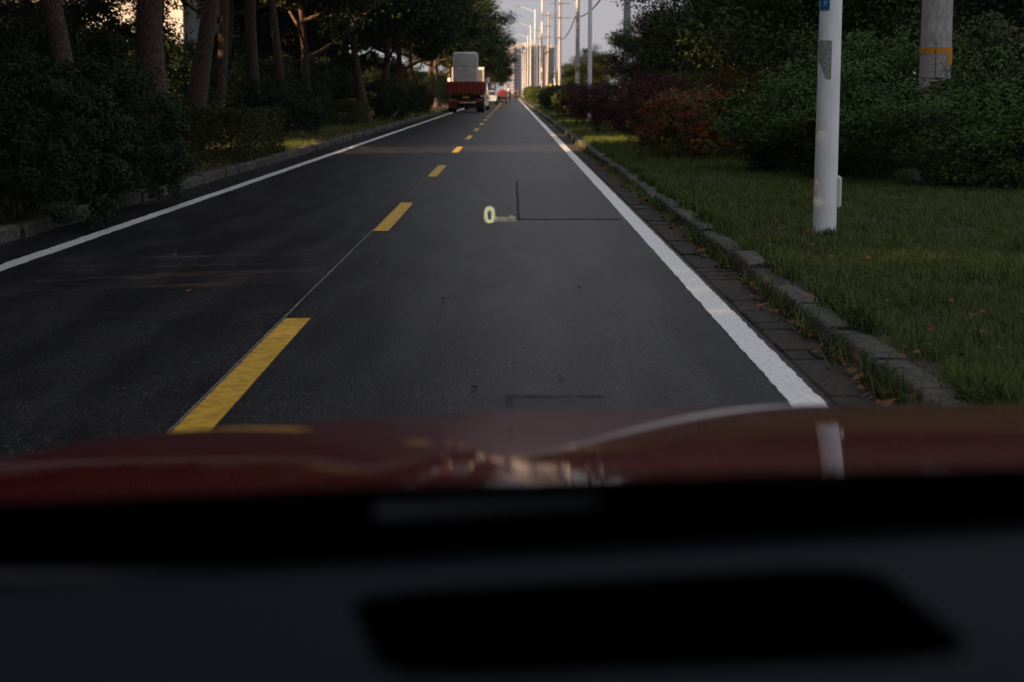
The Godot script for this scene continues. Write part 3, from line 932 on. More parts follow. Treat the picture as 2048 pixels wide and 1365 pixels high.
func sector(r: float, y0: float, y1: float, a0: float, a1: float, segs := 8) -> ArrayMesh:
	# a curved sheet on a round post; angle 0 faces the viewer (+z), positive to the right
	return grid(func(u: float, v: float) -> Vector3:
		var a := lerpf(a0, a1, u)
		return Vector3(sin(a) * r, lerpf(y0, y1, v), cos(a) * r), segs, 1, true)

func poles() -> void:
	# white lamp posts, an arm over the road
	var ord := ["nearest", "second", "third", "fourth", "fifth", "sixth", "seventh", "eighth", "ninth", "tenth", "eleventh", "twelfth", "thirteenth"]
	var hgt := 12.6
	var shaft := tube_mesh([Vector3(0, -0.2, 0), Vector3(0, 3.5, 0), Vector3(0, 7.0, 0), Vector3(0, hgt, 0)], [0.098, 0.086, 0.072, 0.05], 20)
	var arm := tube_mesh([Vector3(0, hgt - 0.35, 0), Vector3(-0.6, hgt - 0.12, 0), Vector3(-1.5, hgt + 0.18, 0), Vector3(-2.0, hgt + 0.33, 0)], [0.04, 0.036, 0.032, 0.03], 8)
	var head_st := st_new()
	box(head_st, Vector3(-2.3, hgt + 0.41, 0), Vector3(0.75, 0.07, 0.24), 0.025)
	var head := done(head_st)
	for i in 10:
		var d := 13.5 + 53.6 * i
		var t := thing("lamp_post", "%s white street lamp post on the right verge" % ord[i] if i else "nearest white lamp post with blue sticker, grey paper remains and small side box", "street lamp", Vector3(2.6 if i == 0 else 3.17, 0.0, -d), 0.0, "white lamp posts along the right verge")
		part("post", shaft, M.white_pole, t)
		part("arm", arm, M.white_pole, t)
		part("lamp_head", head, M.steel, t)
		if i == 0:
			var blue := mat(lin(0.0, 0.13, 0.32), 0.45)
			tag(part("sticker", sector(0.0945, 1.975, 2.5, -1.35, -0.28), blue, t), "blue sticker with white lettering")
			var tm := TextMesh.new()
			tm.text = "IT"
			tm.font_size = 40
			tm.pixel_size = 0.0009
			tm.depth = 0.001
			var word := part("lettering", tm, mat(lin(0.6, 0.65, 0.7), 0.6), t)
			word.position = Vector3(-0.06, 2.035, 0.079)
			word.rotation.y = -0.72
			var rule := part("lettering", box_mesh(Vector3(0.05, 0.003, 0.001)), mat(lin(0.4, 0.5, 0.6), 0.6), t)
			rule.position = Vector3(-0.064, 2.012, 0.0745)
			rule.rotation.y = -0.72
			# torn grey paper remains
			var gp := st_new()
			gp.set_smooth_group(4)
			var tops := [1.735, 1.735, 1.735, 1.735, 1.735, 1.73]
			var bots := [1.56, 1.55, 1.5, 1.435, 1.42, 1.42]
			for q in 5:
				var a0 := lerpf(-1.35, 0.0, q / 5.0)
				var a1 := lerpf(-1.35, 0.0, (q + 1) / 5.0)
				var f := func(a: float, y: float) -> Vector3: return Vector3(sin(a) * 0.0955, y, cos(a) * 0.0955)
				for v in [f.call(a0, tops[q]), f.call(a1, tops[q + 1]), f.call(a1, bots[q + 1]), f.call(a0, tops[q]), f.call(a1, bots[q + 1]), f.call(a0, bots[q])]:
					gp.add_vertex(v)
			tag(part("paper_remains", done(gp), tex_mat(noise_tex(0.04, lin(0.22, 0.22, 0.21), lin(0.36, 0.36, 0.34), 91, 256), Vector3(3, 3, 3), 0.9), t), "torn grey paper remains")
			tag(part("side_box", box_mesh(Vector3(0.045, 0.27, 0.07), 0.02, Vector3(0.108, 0.5, 0.0)), mat(lin(0.6, 0.58, 0.57), 0.5), t), "small white box on the side of the post")
		elif i < 4:
			part("plate", box_mesh(Vector3(0.05, 0.16, 0.11), 0.004, Vector3(-0.11, 1.95, 0.0)), mat(lin(0.02, 0.09, 0.25), 0.5), t)
	# concrete utility poles
	var up := 13.6
	var cs := tube_mesh([Vector3(0, -0.3, 0), Vector3(0, 4, 0), Vector3(0, 8, 0), Vector3(0, up, 0)], [0.212, 0.185, 0.155, 0.11], 24)
	var pos := [[5.5, 21.4], [5.5, 79.0], [5.45, 137.0], [5.5, 189.0], [5.45, 254.0], [5.4, 313.0]]
	var beam := st_new()
	box(beam, Vector3(0, 0, 0), Vector3(2.6, 0.09, 0.09), 0.01)
	for q in [-1.15, -0.6, 0.6, 1.15]:
		lathe(beam, Vector3(q, 0.14, 0), 1, [[-0.1, 0.03], [-0.04, 0.06], [0.0, 0.035], [0.05, 0.055], [0.1, 0.02], [0.11, 0.0]], 8)
	var beam_m := done(beam)
	for i in pos.size():
		var t := thing("utility_pole", ["thick concrete utility pole with an orange band behind the big shrubs", "concrete utility pole half hidden by leaves behind the purple bushes", "concrete utility pole left of the second lamp post", "concrete utility pole fourth along the verge", "leaning concrete utility pole with three crossarms", "far concrete utility pole with three crossarms"][i], "utility pole", Vector3(pos[i][0], 0.0, -pos[i][1]), 0.0, "concrete utility poles along the right verge")
		if i == 4: t.rotation.z = -0.018
		part("shaft", cs, M.conc_pole, t)
		for y in [12.9, 11.3, 9.7]:
			var b := part("crossarm", beam_m, M.steel, t)
			b.position = Vector3(0, y, 0.2)
		if i == 0:
			tag(part("painted_band", sector(0.208, 1.805, 1.89, -PI, PI, 28), mat(lin(0.5, 0.2, 0.01), 0.7), t), "orange painted band")
			part("painted_band", sector(0.2085, 1.665, 1.805, 0.55, 1.6, 6), mat(lin(0.5, 0.2, 0.01), 0.7), t)
			tag(part("notice", sector(0.2105, 1.5, 1.8, -1.3, 0.52, 8), tex_mat(noise_tex(0.05, lin(0.2, 0.18, 0.17), lin(0.42, 0.4, 0.38), 92, 256), Vector3(3, 3, 3), 0.9), t), "weathered pale paper notice")
			var ck := st_new()
			rng.seed = 8
			var y := 1.5
			while y < 2.05:
				var a := -0.24 + rng.randf_range(-0.02, 0.02)
				var w := rng.randf_range(0.008, 0.03)
				if y < 1.95:
					quad(ck, Vector3(sin(a - w) * 0.2125, y + 0.03, cos(a - w) * 0.2125), Vector3(sin(a + w) * 0.2125, y + 0.03, cos(a + w) * 0.2125), Vector3(sin(a + w) * 0.2125, y, cos(a + w) * 0.2125), Vector3(sin(a - w) * 0.2125, y, cos(a - w) * 0.2125))
				y += 0.026
			tag(part("crack", done(ck), M.crack, t), "black vertical crack")
		if i == 4:
			part("plate", box_mesh(Vector3(0.5, 0.5, 0.02), 0.004, Vector3(0.45, 2.3, 0.25)), mat(lin(0.55, 0.35, 0.01), 0.5), t)
	# overhead cable sagging from pole to pole, and thin power lines
	var path := []
	for i in pos.size() - 1:
		var a := Vector3(pos[i][0] - 0.2, 7.5, -pos[i][1])
		var b := Vector3(pos[i + 1][0] - 0.2, 7.5, -pos[i + 1][1])
		for k in 12:
			var u := k / 12.0
			path.append(a.lerp(b, u) + Vector3(0, -3.2 * u * (1.0 - u), 0))
	path.append(Vector3(pos[5][0] - 0.2, 7.5, -pos[5][1]))
	var rad := []
	for q in path: rad.append(0.045)
	tag(part("overhead_cable", tube_mesh(path, rad, 6), M.cable, self), "thick black cable sagging between the concrete poles", "cable", "overhead lines")
	for w in [-1.15, -0.6, 0.6, 1.15]:
		var pw := []
		var rw := []
		for i in pos.size() - 1:
			var a := Vector3(pos[i][0] + w, 13.15, -pos[i][1] + 0.2)
			var b := Vector3(pos[i + 1][0] + w, 13.15, -pos[i + 1][1] + 0.2)
			for k in 8:
				var u := k / 8.0
				pw.append(a.lerp(b, u) + Vector3(0, -2.4 * u * (1.0 - u), 0))
				rw.append(0.011)
		tag(part("power_line", tube_mesh(pw, rw, 4), M.cable, self), "thin power line on the crossarm insulators", "cable", "overhead lines")

func far_buildings() -> void:
	var D := 1500.0
	# [x centre, width, height, tone, label]
	var list := [[-2.5, 9.0, 41.5, lin(0.4, 0.41, 0.5), "grey-lilac apartment tower at the end of the road, half behind trees"], [4.6, 8.0, 43.0, lin(0.4, 0.37, 0.4), "pinkish apartment tower standing at the end of the road"], [12.2, 6.4, 44.0, lin(0.42, 0.42, 0.46), "pale grey slim apartment tower behind the lamp posts"], [19.5, 7.4, 45.5, lin(0.42, 0.37, 0.38), "peach apartment tower behind the fifth lamp post"], [27.5, 7.6, 44.0, lin(0.38, 0.4, 0.48), "blue-grey apartment tower behind the fourth lamp post"], [36.0, 8.4, 43.0, lin(0.42, 0.36, 0.36), "rosy apartment block farthest right among the towers"]]
	var win := box_mesh(Vector3(1.15, 1.5, 0.3))
	var frame_m := box_mesh(Vector3(1.35, 1.7, 0.2))
	var glass := mat(lin(0.22, 0.23, 0.27), 0.3)
	var win_frame := mat(lin(0.4, 0.4, 0.41), 0.6)
	for b in list:
		var t := thing("apartment_tower", b[4], "building", Vector3(b[0], -0.06, -D - absf(b[0]) * 2.0), 0.0, "apartment towers on the horizon")
		var wall := mat(b[3], 0.9)
		part("wall", box_mesh(Vector3(b[1], b[2], 14.0), 0.0, Vector3(0, b[2] / 2, 0)), wall, t)
		part("roof", box_mesh(Vector3(b[1] * 0.5, 2.6, 6.0), 0.2, Vector3(0, b[2] + 1.3, 0)), wall, t)
		part("parapet", box_mesh(Vector3(b[1] + 0.5, 0.9, 14.5), 0.1, Vector3(0, b[2] + 0.1, 0)), mat(lin(0.38, 0.37, 0.38), 0.9), t)
		var floors := 13
		var bays := int(b[1] / 2.2)
		for f in floors:
			for q in bays:
				var w := part("window", frame_m, win_frame, t)
				w.position = Vector3((q - (bays - 1) / 2.0) * 2.2, 3.0 + f * 3.05, 7.02)
				var g := part("pane", win, glass, w)
				g.position = Vector3(0, 0, 0.03)
			if f % 1 == 0 and bays > 2:
				var s := part("balcony", box_mesh(Vector3(2.0, 0.95, 1.1), 0.05), wall, t)
				s.position = Vector3(-((bays - 1) / 2.0) * 2.2, 2.0 + f * 3.05, 7.6)
	# white building behind the left wood
	var o := thing("white_building", "white building glimpsed through the gap between left trunks", "building", Vector3(-24.7, 0.0, -66.0))
	part("wall", box_mesh(Vector3(26.0, 12.0, 10.0), 0.0, Vector3(0, 6, 0)), mat(lin(0.7, 0.72, 0.76), 0.85), o)
	part("drainpipe", tube_mesh([Vector3(12.6, 0, 5.1), Vector3(12.6, 12, 5.1)], [0.09, 0.09], 10), mat(lin(0.35, 0.38, 0.42), 0.6), o)
	part("plinth", box_mesh(Vector3(26.2, 0.8, 10.2), 0.02, Vector3(0, 0.4, 0)), mat(lin(0.3, 0.29, 0.28), 0.9), o)
	for q in 6:
		var w := part("window", box_mesh(Vector3(1.6, 1.6, 0.1), 0.02, Vector3(-10.0 + q * 3.6, 5.2, 5.02)), mat(lin(0.5, 0.5, 0.5), 0.6), o)
		part("pane", box_mesh(Vector3(1.4, 1.4, 0.04), 0.0, Vector3(-10.0 + q * 3.6, 5.2, 5.07)), glass, w)

func wheel(parent: Node, at: Vector3, r: float, w: float) -> void:
	var t := part("wheel", lathe_mesh(0, [[-w / 2, 0.0], [-w / 2, r * 0.55], [-w / 2, r * 0.9], [-w / 2 + 0.03, r], [w / 2 - 0.03, r], [w / 2, r * 0.9], [w / 2, r * 0.55], [w / 2, 0.0]], 18), M.rubber, parent)
	t.position = at
	part("rim", lathe_mesh(0, [[-w / 2 - 0.006, 0.0], [-w / 2 - 0.006, r * 0.5], [-w / 2 + 0.03, r * 0.56], [w / 2 - 0.03, r * 0.56], [w / 2 + 0.006, r * 0.5], [w / 2 + 0.006, 0.0]], 14), M.steel, t)

func truck() -> void:
	# rear bumper plane at z 0, body runs to -z
	var t := thing("cargo_truck", "red flatbed truck with slatted tailgate parked on the left, seen from behind", "truck", Vector3(-3.0, 0.0, -106.8))
	var red := tex_mat(noise_tex(0.05, lin(0.16, 0.02, 0.015), lin(0.34, 0.035, 0.025), 111, 256), Vector3(0.8, 0.8, 0.8), 0.7)
	var rust := tex_mat(noise_tex(0.05, lin(0.1, 0.03, 0.012), lin(0.24, 0.1, 0.04), 112, 256), Vector3(1.1, 1.1, 1.1), 0.85)
	part("chassis", box_mesh(Vector3(0.9, 0.26, 7.6), 0.02, Vector3(0, 0.86, -4.2)), M.black, t)
	part("bed", box_mesh(Vector3(2.4, 0.14, 5.3), 0.02, Vector3(0, 1.18, -2.75)), rust, t)
	var gate := part("tailgate", box_mesh(Vector3(2.36, 0.66, 0.05), 0.01, Vector3(0, 1.6, -0.08)), red, t)
	for i in 9:
		part("rib", box_mesh(Vector3(0.06, 0.6, 0.05), 0.012, Vector3(-1.08 + i * 0.27, 1.6, -0.03)), red, gate)
	part("rail", box_mesh(Vector3(2.4, 0.07, 0.09), 0.015, Vector3(0, 1.955, -0.07)), red, gate)
	part("rail", box_mesh(Vector3(2.4, 0.07, 0.09), 0.015, Vector3(0, 1.27, -0.07)), rust, gate)
	for s in [-1, 1]:
		var side := part("side_board", box_mesh(Vector3(0.05, 0.66, 5.2), 0.01, Vector3(s * 1.2, 1.6, -2.75)), red, t)
		for i in 8:
			part("rib", box_mesh(Vector3(0.05, 0.64, 0.07), 0.01, Vector3(s * 1.24, 1.6, -0.4 - i * 0.66)), red, side)
		for z in [-1.1, -2.15]:
			wheel(t, Vector3(s * 0.93, 0.5, z), 0.5, 0.5)
		wheel(t, Vector3(s * 0.95, 0.5, -6.6), 0.5, 0.28)
		part("mudflap", box_mesh(Vector3(0.52, 0.42, 0.02), 0.004, Vector3(s * 0.9, 0.5, -0.42)), rust if s < 0 else M.black, t)
		var lamp := part("tail_lamp", box_mesh(Vector3(0.42, 0.12, 0.06), 0.01, Vector3(s * 0.86, 0.83, -0.1)), mat(lin(0.32, 0.04, 0.02), 0.4), t)
		part("lens", box_mesh(Vector3(0.12, 0.1, 0.02), 0.008, Vector3(s * 0.98, 0.83, -0.065)), mat(lin(0.5, 0.2, 0.02), 0.3), lamp)
	part("rear_frame", box_mesh(Vector3(1.9, 0.5, 0.06), 0.02, Vector3(0, 0.9, -0.5)), M.black, t)
	part("underrun_guard", box_mesh(Vector3(1.3, 0.34, 0.06), 0.02, Vector3(0, 0.44, -0.6)), M.black, t)
	part("bumper", box_mesh(Vector3(2.2, 0.12, 0.1), 0.02, Vector3(0, 0.72, -0.12)), rust, t)
	part("number_plate", box_mesh(Vector3(0.44, 0.16, 0.02), 0.005, Vector3(0.0, 0.98, -0.06)), mat(lin(0.34, 0.2, 0.04), 0.6), t)
	part("axle", tube_mesh([Vector3(-0.9, 0.48, -1.1), Vector3(0.9, 0.48, -1.1)], [0.1, 0.1], 10), mat(lin(0.12, 0.13, 0.14), 0.6), t)
	# white cab ahead of the bed
	var cabm := mat(lin(0.66, 0.67, 0.7), 0.4)
	var st := st_new()
	hexa(st, [Vector3(-1.15, 0.75, -7.6), Vector3(1.15, 0.75, -7.6), Vector3(1.15, 0.75, -5.7), Vector3(-1.15, 0.75, -5.7), Vector3(-1.02, 3.0, -7.3), Vector3(1.02, 3.0, -7.3), Vector3(1.1, 3.0, -5.7), Vector3(-1.1, 3.0, -5.7)])
	var cab := part("cab", done(st), cabm, t)
	part("rear_window", box_mesh(Vector3(0.62, 0.85, 0.03), 0.01, Vector3(0.68, 2.36, -5.68)), mat(lin(0.1, 0.11, 0.11), 0.12), cab)
	for q in [[Vector3(0.72, 0.05, 0.05), Vector3(0.7, 2.83, -5.67)], [Vector3(0.05, 0.95, 0.05), Vector3(1.04, 2.36, -5.67)]]:
		part("window_frame", box_mesh(q[0], 0.01, q[1]), cabm, cab)
	for s in [-1, 1]:
		part("mirror", box_mesh(Vector3(0.2, 0.36, 0.08), 0.02, Vector3(s * 1.36, 2.1, -7.3)), cabm, cab)
		part("mirror_arm", tube_mesh([Vector3(s * 1.05, 2.2, -7.3), Vector3(s * 1.32, 2.2, -7.3)], [0.02, 0.02], 6), M.black, cab)
	var ld := thing("machine_load", "tall pale grey covered machine standing on the red truck's bed", "load", Vector3(-3.07, 1.25, -109.2))
	var cov := tex_mat(noise_tex(0.01, lin(0.42, 0.42, 0.41), lin(0.54, 0.535, 0.52), 113, 256), Vector3(0.4, 0.4, 0.4), 0.6)
	part("cover", box_mesh(Vector3(1.62, 2.66, 2.4), 0.1, Vector3(0, 1.33, 0)), cov, ld)
	part("base_pallet", box_mesh(Vector3(1.7, 0.12, 2.5), 0.01, Vector3(0, 0.06, 0)), rust, ld)
	part("seam", box_mesh(Vector3(1.64, 0.02, 2.42), 0.004, Vector3(0, 1.75, 0)), mat(lin(0.25, 0.25, 0.25), 0.7), ld)

func car_shell(parent: Node, paint: Material, w: float, l: float, h: float) -> void:
	# simple saloon: rear at z 0, nose at -l
	var sec := [[0.0, 0.52, 0.86], [-0.08, 0.3, 0.95], [-0.55, 0.24, 0.98], [-1.15, 0.22, h - 0.06], [-1.9, 0.22, h], [-2.6, 0.22, h - 0.08], [-3.3, 0.24, 0.98], [-l + 0.3, 0.26, 0.86], [-l, 0.4, 0.72]]
	var belt := 0.95
	var st := st_new()
	var rings := []
	for s in sec:
		var ring := []
		var top: float = s[2]
		var bw := w / 2.0
		var tw := bw * (0.8 if top > belt + 0.05 else 0.94)
		var b := minf(belt, top - 0.03)
		for v in [Vector2(-bw * 0.9, s[1]), Vector2(-bw, (s[1] + b) / 2), Vector2(-bw * 0.98, b), Vector2(-tw, top - 0.05), Vector2(-tw * 0.8, top), Vector2(tw * 0.8, top), Vector2(tw, top - 0.05), Vector2(bw * 0.98, b), Vector2(bw, (s[1] + b) / 2), Vector2(bw * 0.9, s[1])]:
			ring.append(Vector3(v.x, v.y, s[0]))
		rings.append(ring)
	st.set_smooth_group(1)
	for i in rings.size() - 1:
		for k in 10:
			var n := (k + 1) % 10
			for v in [rings[i][k], rings[i][n], rings[i + 1][n], rings[i][k], rings[i + 1][n], rings[i + 1][k]]:
				st.add_vertex(v)
	for k in range(1, 9):
		tri(st, rings[0][0], rings[0][k + 1], rings[0][k])
		tri(st, rings[8][0], rings[8][k], rings[8][k + 1])
	part("body", done(st), paint, parent)
	var gl := mat(lin(0.04, 0.045, 0.05), 0.12)
	var rw := st_new()
	quad(rw, Vector3(-w * 0.34, h - 0.1, -1.1), Vector3(w * 0.34, h - 0.1, -1.1), Vector3(w * 0.42, 1.0, -0.53), Vector3(-w * 0.42, 1.0, -0.53))
	part("rear_window", done(rw), gl, parent)
	for s in [-1, 1]:
		part("tail_lamp", box_mesh(Vector3(0.32, 0.13, 0.05), 0.02, Vector3(s * w * 0.38, 0.8, -0.03)), mat(lin(0.35, 0.01, 0.01), 0.3), parent)
		part("mirror", box_mesh(Vector3(0.2, 0.13, 0.1), 0.03, Vector3(s * (w / 2 + 0.08), 1.02, -2.75)), paint, parent)
		wheel(parent, Vector3(s * (w / 2 - 0.12), 0.32, -0.85), 0.32, 0.21)
		wheel(parent, Vector3(s * (w / 2 - 0.12), 0.32, -l + 0.85), 0.32, 0.21)
	part("number_plate", box_mesh(Vector3(0.44, 0.13, 0.02), 0.004, Vector3(0, 0.66, 0.0)), mat(lin(0.05, 0.12, 0.3), 0.5), parent)
	part("bumper", box_mesh(Vector3(w * 0.94, 0.2, 0.12), 0.04, Vector3(0, 0.46, 0.0)), paint, parent)

func person(called: String, label: String, at: Vector3, top: Color, legs: Color, helmet: Variant, pose: String) -> Node3D:
	# one continuous smooth body from blended capsules, meshed as surface nets
	var sit := pose == "ride"
	var t := thing(called, label, "person", at)
	var hip := Vector3(0, 0.82 if sit else 0.9, 0)
	var J := []
	# [a, b, ra, rb]
	J.append([hip, hip + Vector3(0, 0.28, -0.03), 0.16, 0.15])
	J.append([hip + Vector3(0, 0.28, -0.03), hip + Vector3(0, 0.5, -0.06), 0.15, 0.17])
	J.append([hip + Vector3(0, 0.5, -0.06), hip + Vector3(0, 0.64, -0.07), 0.07, 0.06])
	J.append([hip + Vector3(0, 0.7, -0.08), hip + Vector3(0, 0.78, -0.08), 0.09, 0.1])
	for s in [-1, 1]:
		var sh := hip + Vector3(s * 0.19, 0.48, -0.06)
		var el := sh + (Vector3(s * 0.08, -0.2, -0.18) if sit else Vector3(s * 0.05, -0.28, 0.02))
		var ha := el + (Vector3(-s * 0.02, -0.02, -0.26) if sit else Vector3(0, -0.25, -0.06))
		J.append([sh, el, 0.06, 0.045])
		J.append([el, ha, 0.043, 0.034])
		var kn := hip + (Vector3(s * 0.16, -0.08, -0.42) if sit else Vector3(s * 0.1, -0.42, -0.05 + s * 0.1))
		var ft := kn + (Vector3(0, -0.42, 0.06) if sit else Vector3(0, -0.42, 0.06 - s * 0.04))
		J.append([hip + Vector3(s * 0.09, -0.02, 0), kn, 0.095, 0.065])
		J.append([kn, ft, 0.062, 0.045])
		J.append([ft, ft + Vector3(0, -0.02, -0.16), 0.045, 0.035])
	var cell := 0.035
	var lo := Vector3(-0.5, -0.1, -0.75)
	var dim := Vector3i(29, 56, 34)
	var field := PackedFloat32Array()
	field.resize(dim.x * dim.y * dim.z)
	for z in dim.z:
		for y in dim.y:
			for x in dim.x:
				var p := lo + Vector3(x, y, z) * cell
				var acc := 0.0
				for j in J:
					var ab: Vector3 = j[1] - j[0]
					var u := clampf((p - j[0]).dot(ab) / ab.length_squared(), 0, 1)
					var dd: float = (p - j[0] - ab * u).length() - lerpf(j[2], j[3], u)
					if dd < 0.25: acc += exp(-dd / 0.022)
				field[x + dim.x * (y + dim.y * z)] = 1.0 if acc <= 1e-9 else -0.022 * log(acc)
	var idx := {}
	var V := PackedVector3Array()
	var C := PackedColorArray()
	var at_f := func(x: int, y: int, z: int) -> float: return field[x + dim.x * (y + dim.y * z)]
	for z in dim.z - 1:
		for y in dim.y - 1:
			for x in dim.x - 1:
				var sum := Vector3.ZERO
				var cnt := 0
				var c8 := []
				for k in 8: c8.append(at_f.call(x + (k & 1), y + ((k >> 1) & 1), z + (k >> 2)))
				for e in [[0, 1], [2, 3], [4, 5], [6, 7], [0, 2], [1, 3], [4, 6], [5, 7], [0, 4], [1, 5], [2, 6], [3, 7]]:
					var a: float = c8[e[0]]
					var b: float = c8[e[1]]
					if (a < 0.0) != (b < 0.0):
						var u := a / (a - b)
						var pa := Vector3(e[0] & 1, (e[0] >> 1) & 1, e[0] >> 2)
						var pb := Vector3(e[1] & 1, (e[1] >> 1) & 1, e[1] >> 2)
						sum += pa.lerp(pb, u)
						cnt += 1
				if cnt:
					idx[Vector3i(x, y, z)] = V.size()
					var v := lo + (Vector3(x, y, z) + sum / cnt) * cell
					V.append(v)
					var head := v.y > hip.y + 0.6
					var hand := absf(v.x) > 0.15 and ((sit and v.z < -0.42 and v.y > hip.y + 0.1) or (not sit and v.y < hip.y + 0.02 and v.y > hip.y - 0.12 and absf(v.x) > 0.19))
					C.append(Color(0.3, 0.17, 0.11) if head or hand else (top if v.y > hip.y + 0.02 else legs))
	var I := PackedInt32Array()
	for z in range(1, dim.z - 1):
		for y in range(1, dim.y - 1):
			for x in range(1, dim.x - 1):
				var a: float = at_f.call(x, y, z)
				for ax in 3:
					var s := Vector3i.ZERO
					s[ax] = 1
					var b: float = at_f.call(x + s.x, y + s.y, z + s.z)
					if (a < 0.0) == (b < 0.0): continue
					var u := Vector3i.ZERO
					var w := Vector3i.ZERO
					u[(ax + 1) % 3] = 1
					w[(ax + 2) % 3] = 1
					var c := Vector3i(x, y, z)
					var q := [c - u - w, c - w, c, c - u]
					if not (idx.has(q[0]) and idx.has(q[1]) and idx.has(q[2]) and idx.has(q[3])): continue
					var v := [idx[q[0]], idx[q[1]], idx[q[2]], idx[q[3]]]
					if a < 0.0: I.append_array([v[0], v[2], v[1], v[0], v[3], v[2]])
					else: I.append_array([v[0], v[1], v[2], v[0], v[2], v[3]])
	var arr := []
	arr.resize(Mesh.ARRAY_MAX)
	arr[Mesh.ARRAY_VERTEX] = V
	arr[Mesh.ARRAY_COLOR] = C
	arr[Mesh.ARRAY_INDEX] = I
	var am := ArrayMesh.new()
	am.add_surface_from_arrays(Mesh.PRIMITIVE_TRIANGLES, arr)
	var st := SurfaceTool.new()
	st.create_from(am, 0)
	st.generate_normals()
	var bm := mat(Color.WHITE, 0.85)
	bm.vertex_color_use_as_albedo = true
	part("body", st.commit(), bm, t)
	var hc := hip + Vector3(0, 0.76, -0.08)
	if helmet != null:
		part("helmet", lathe_mesh(1, [[-0.05, 0.125], [0.0, 0.14], [0.07, 0.128], [0.12, 0.085], [0.145, 0.0]], 14, hc), mat(helmet, 0.3), t)
	else:
		part("hair", lathe_mesh(1, [[0.0, 0.112], [0.05, 0.108], [0.1, 0.07], [0.118, 0.0]], 14, hc), mat(lin(0.015, 0.013, 0.012), 0.6), t)
	return t

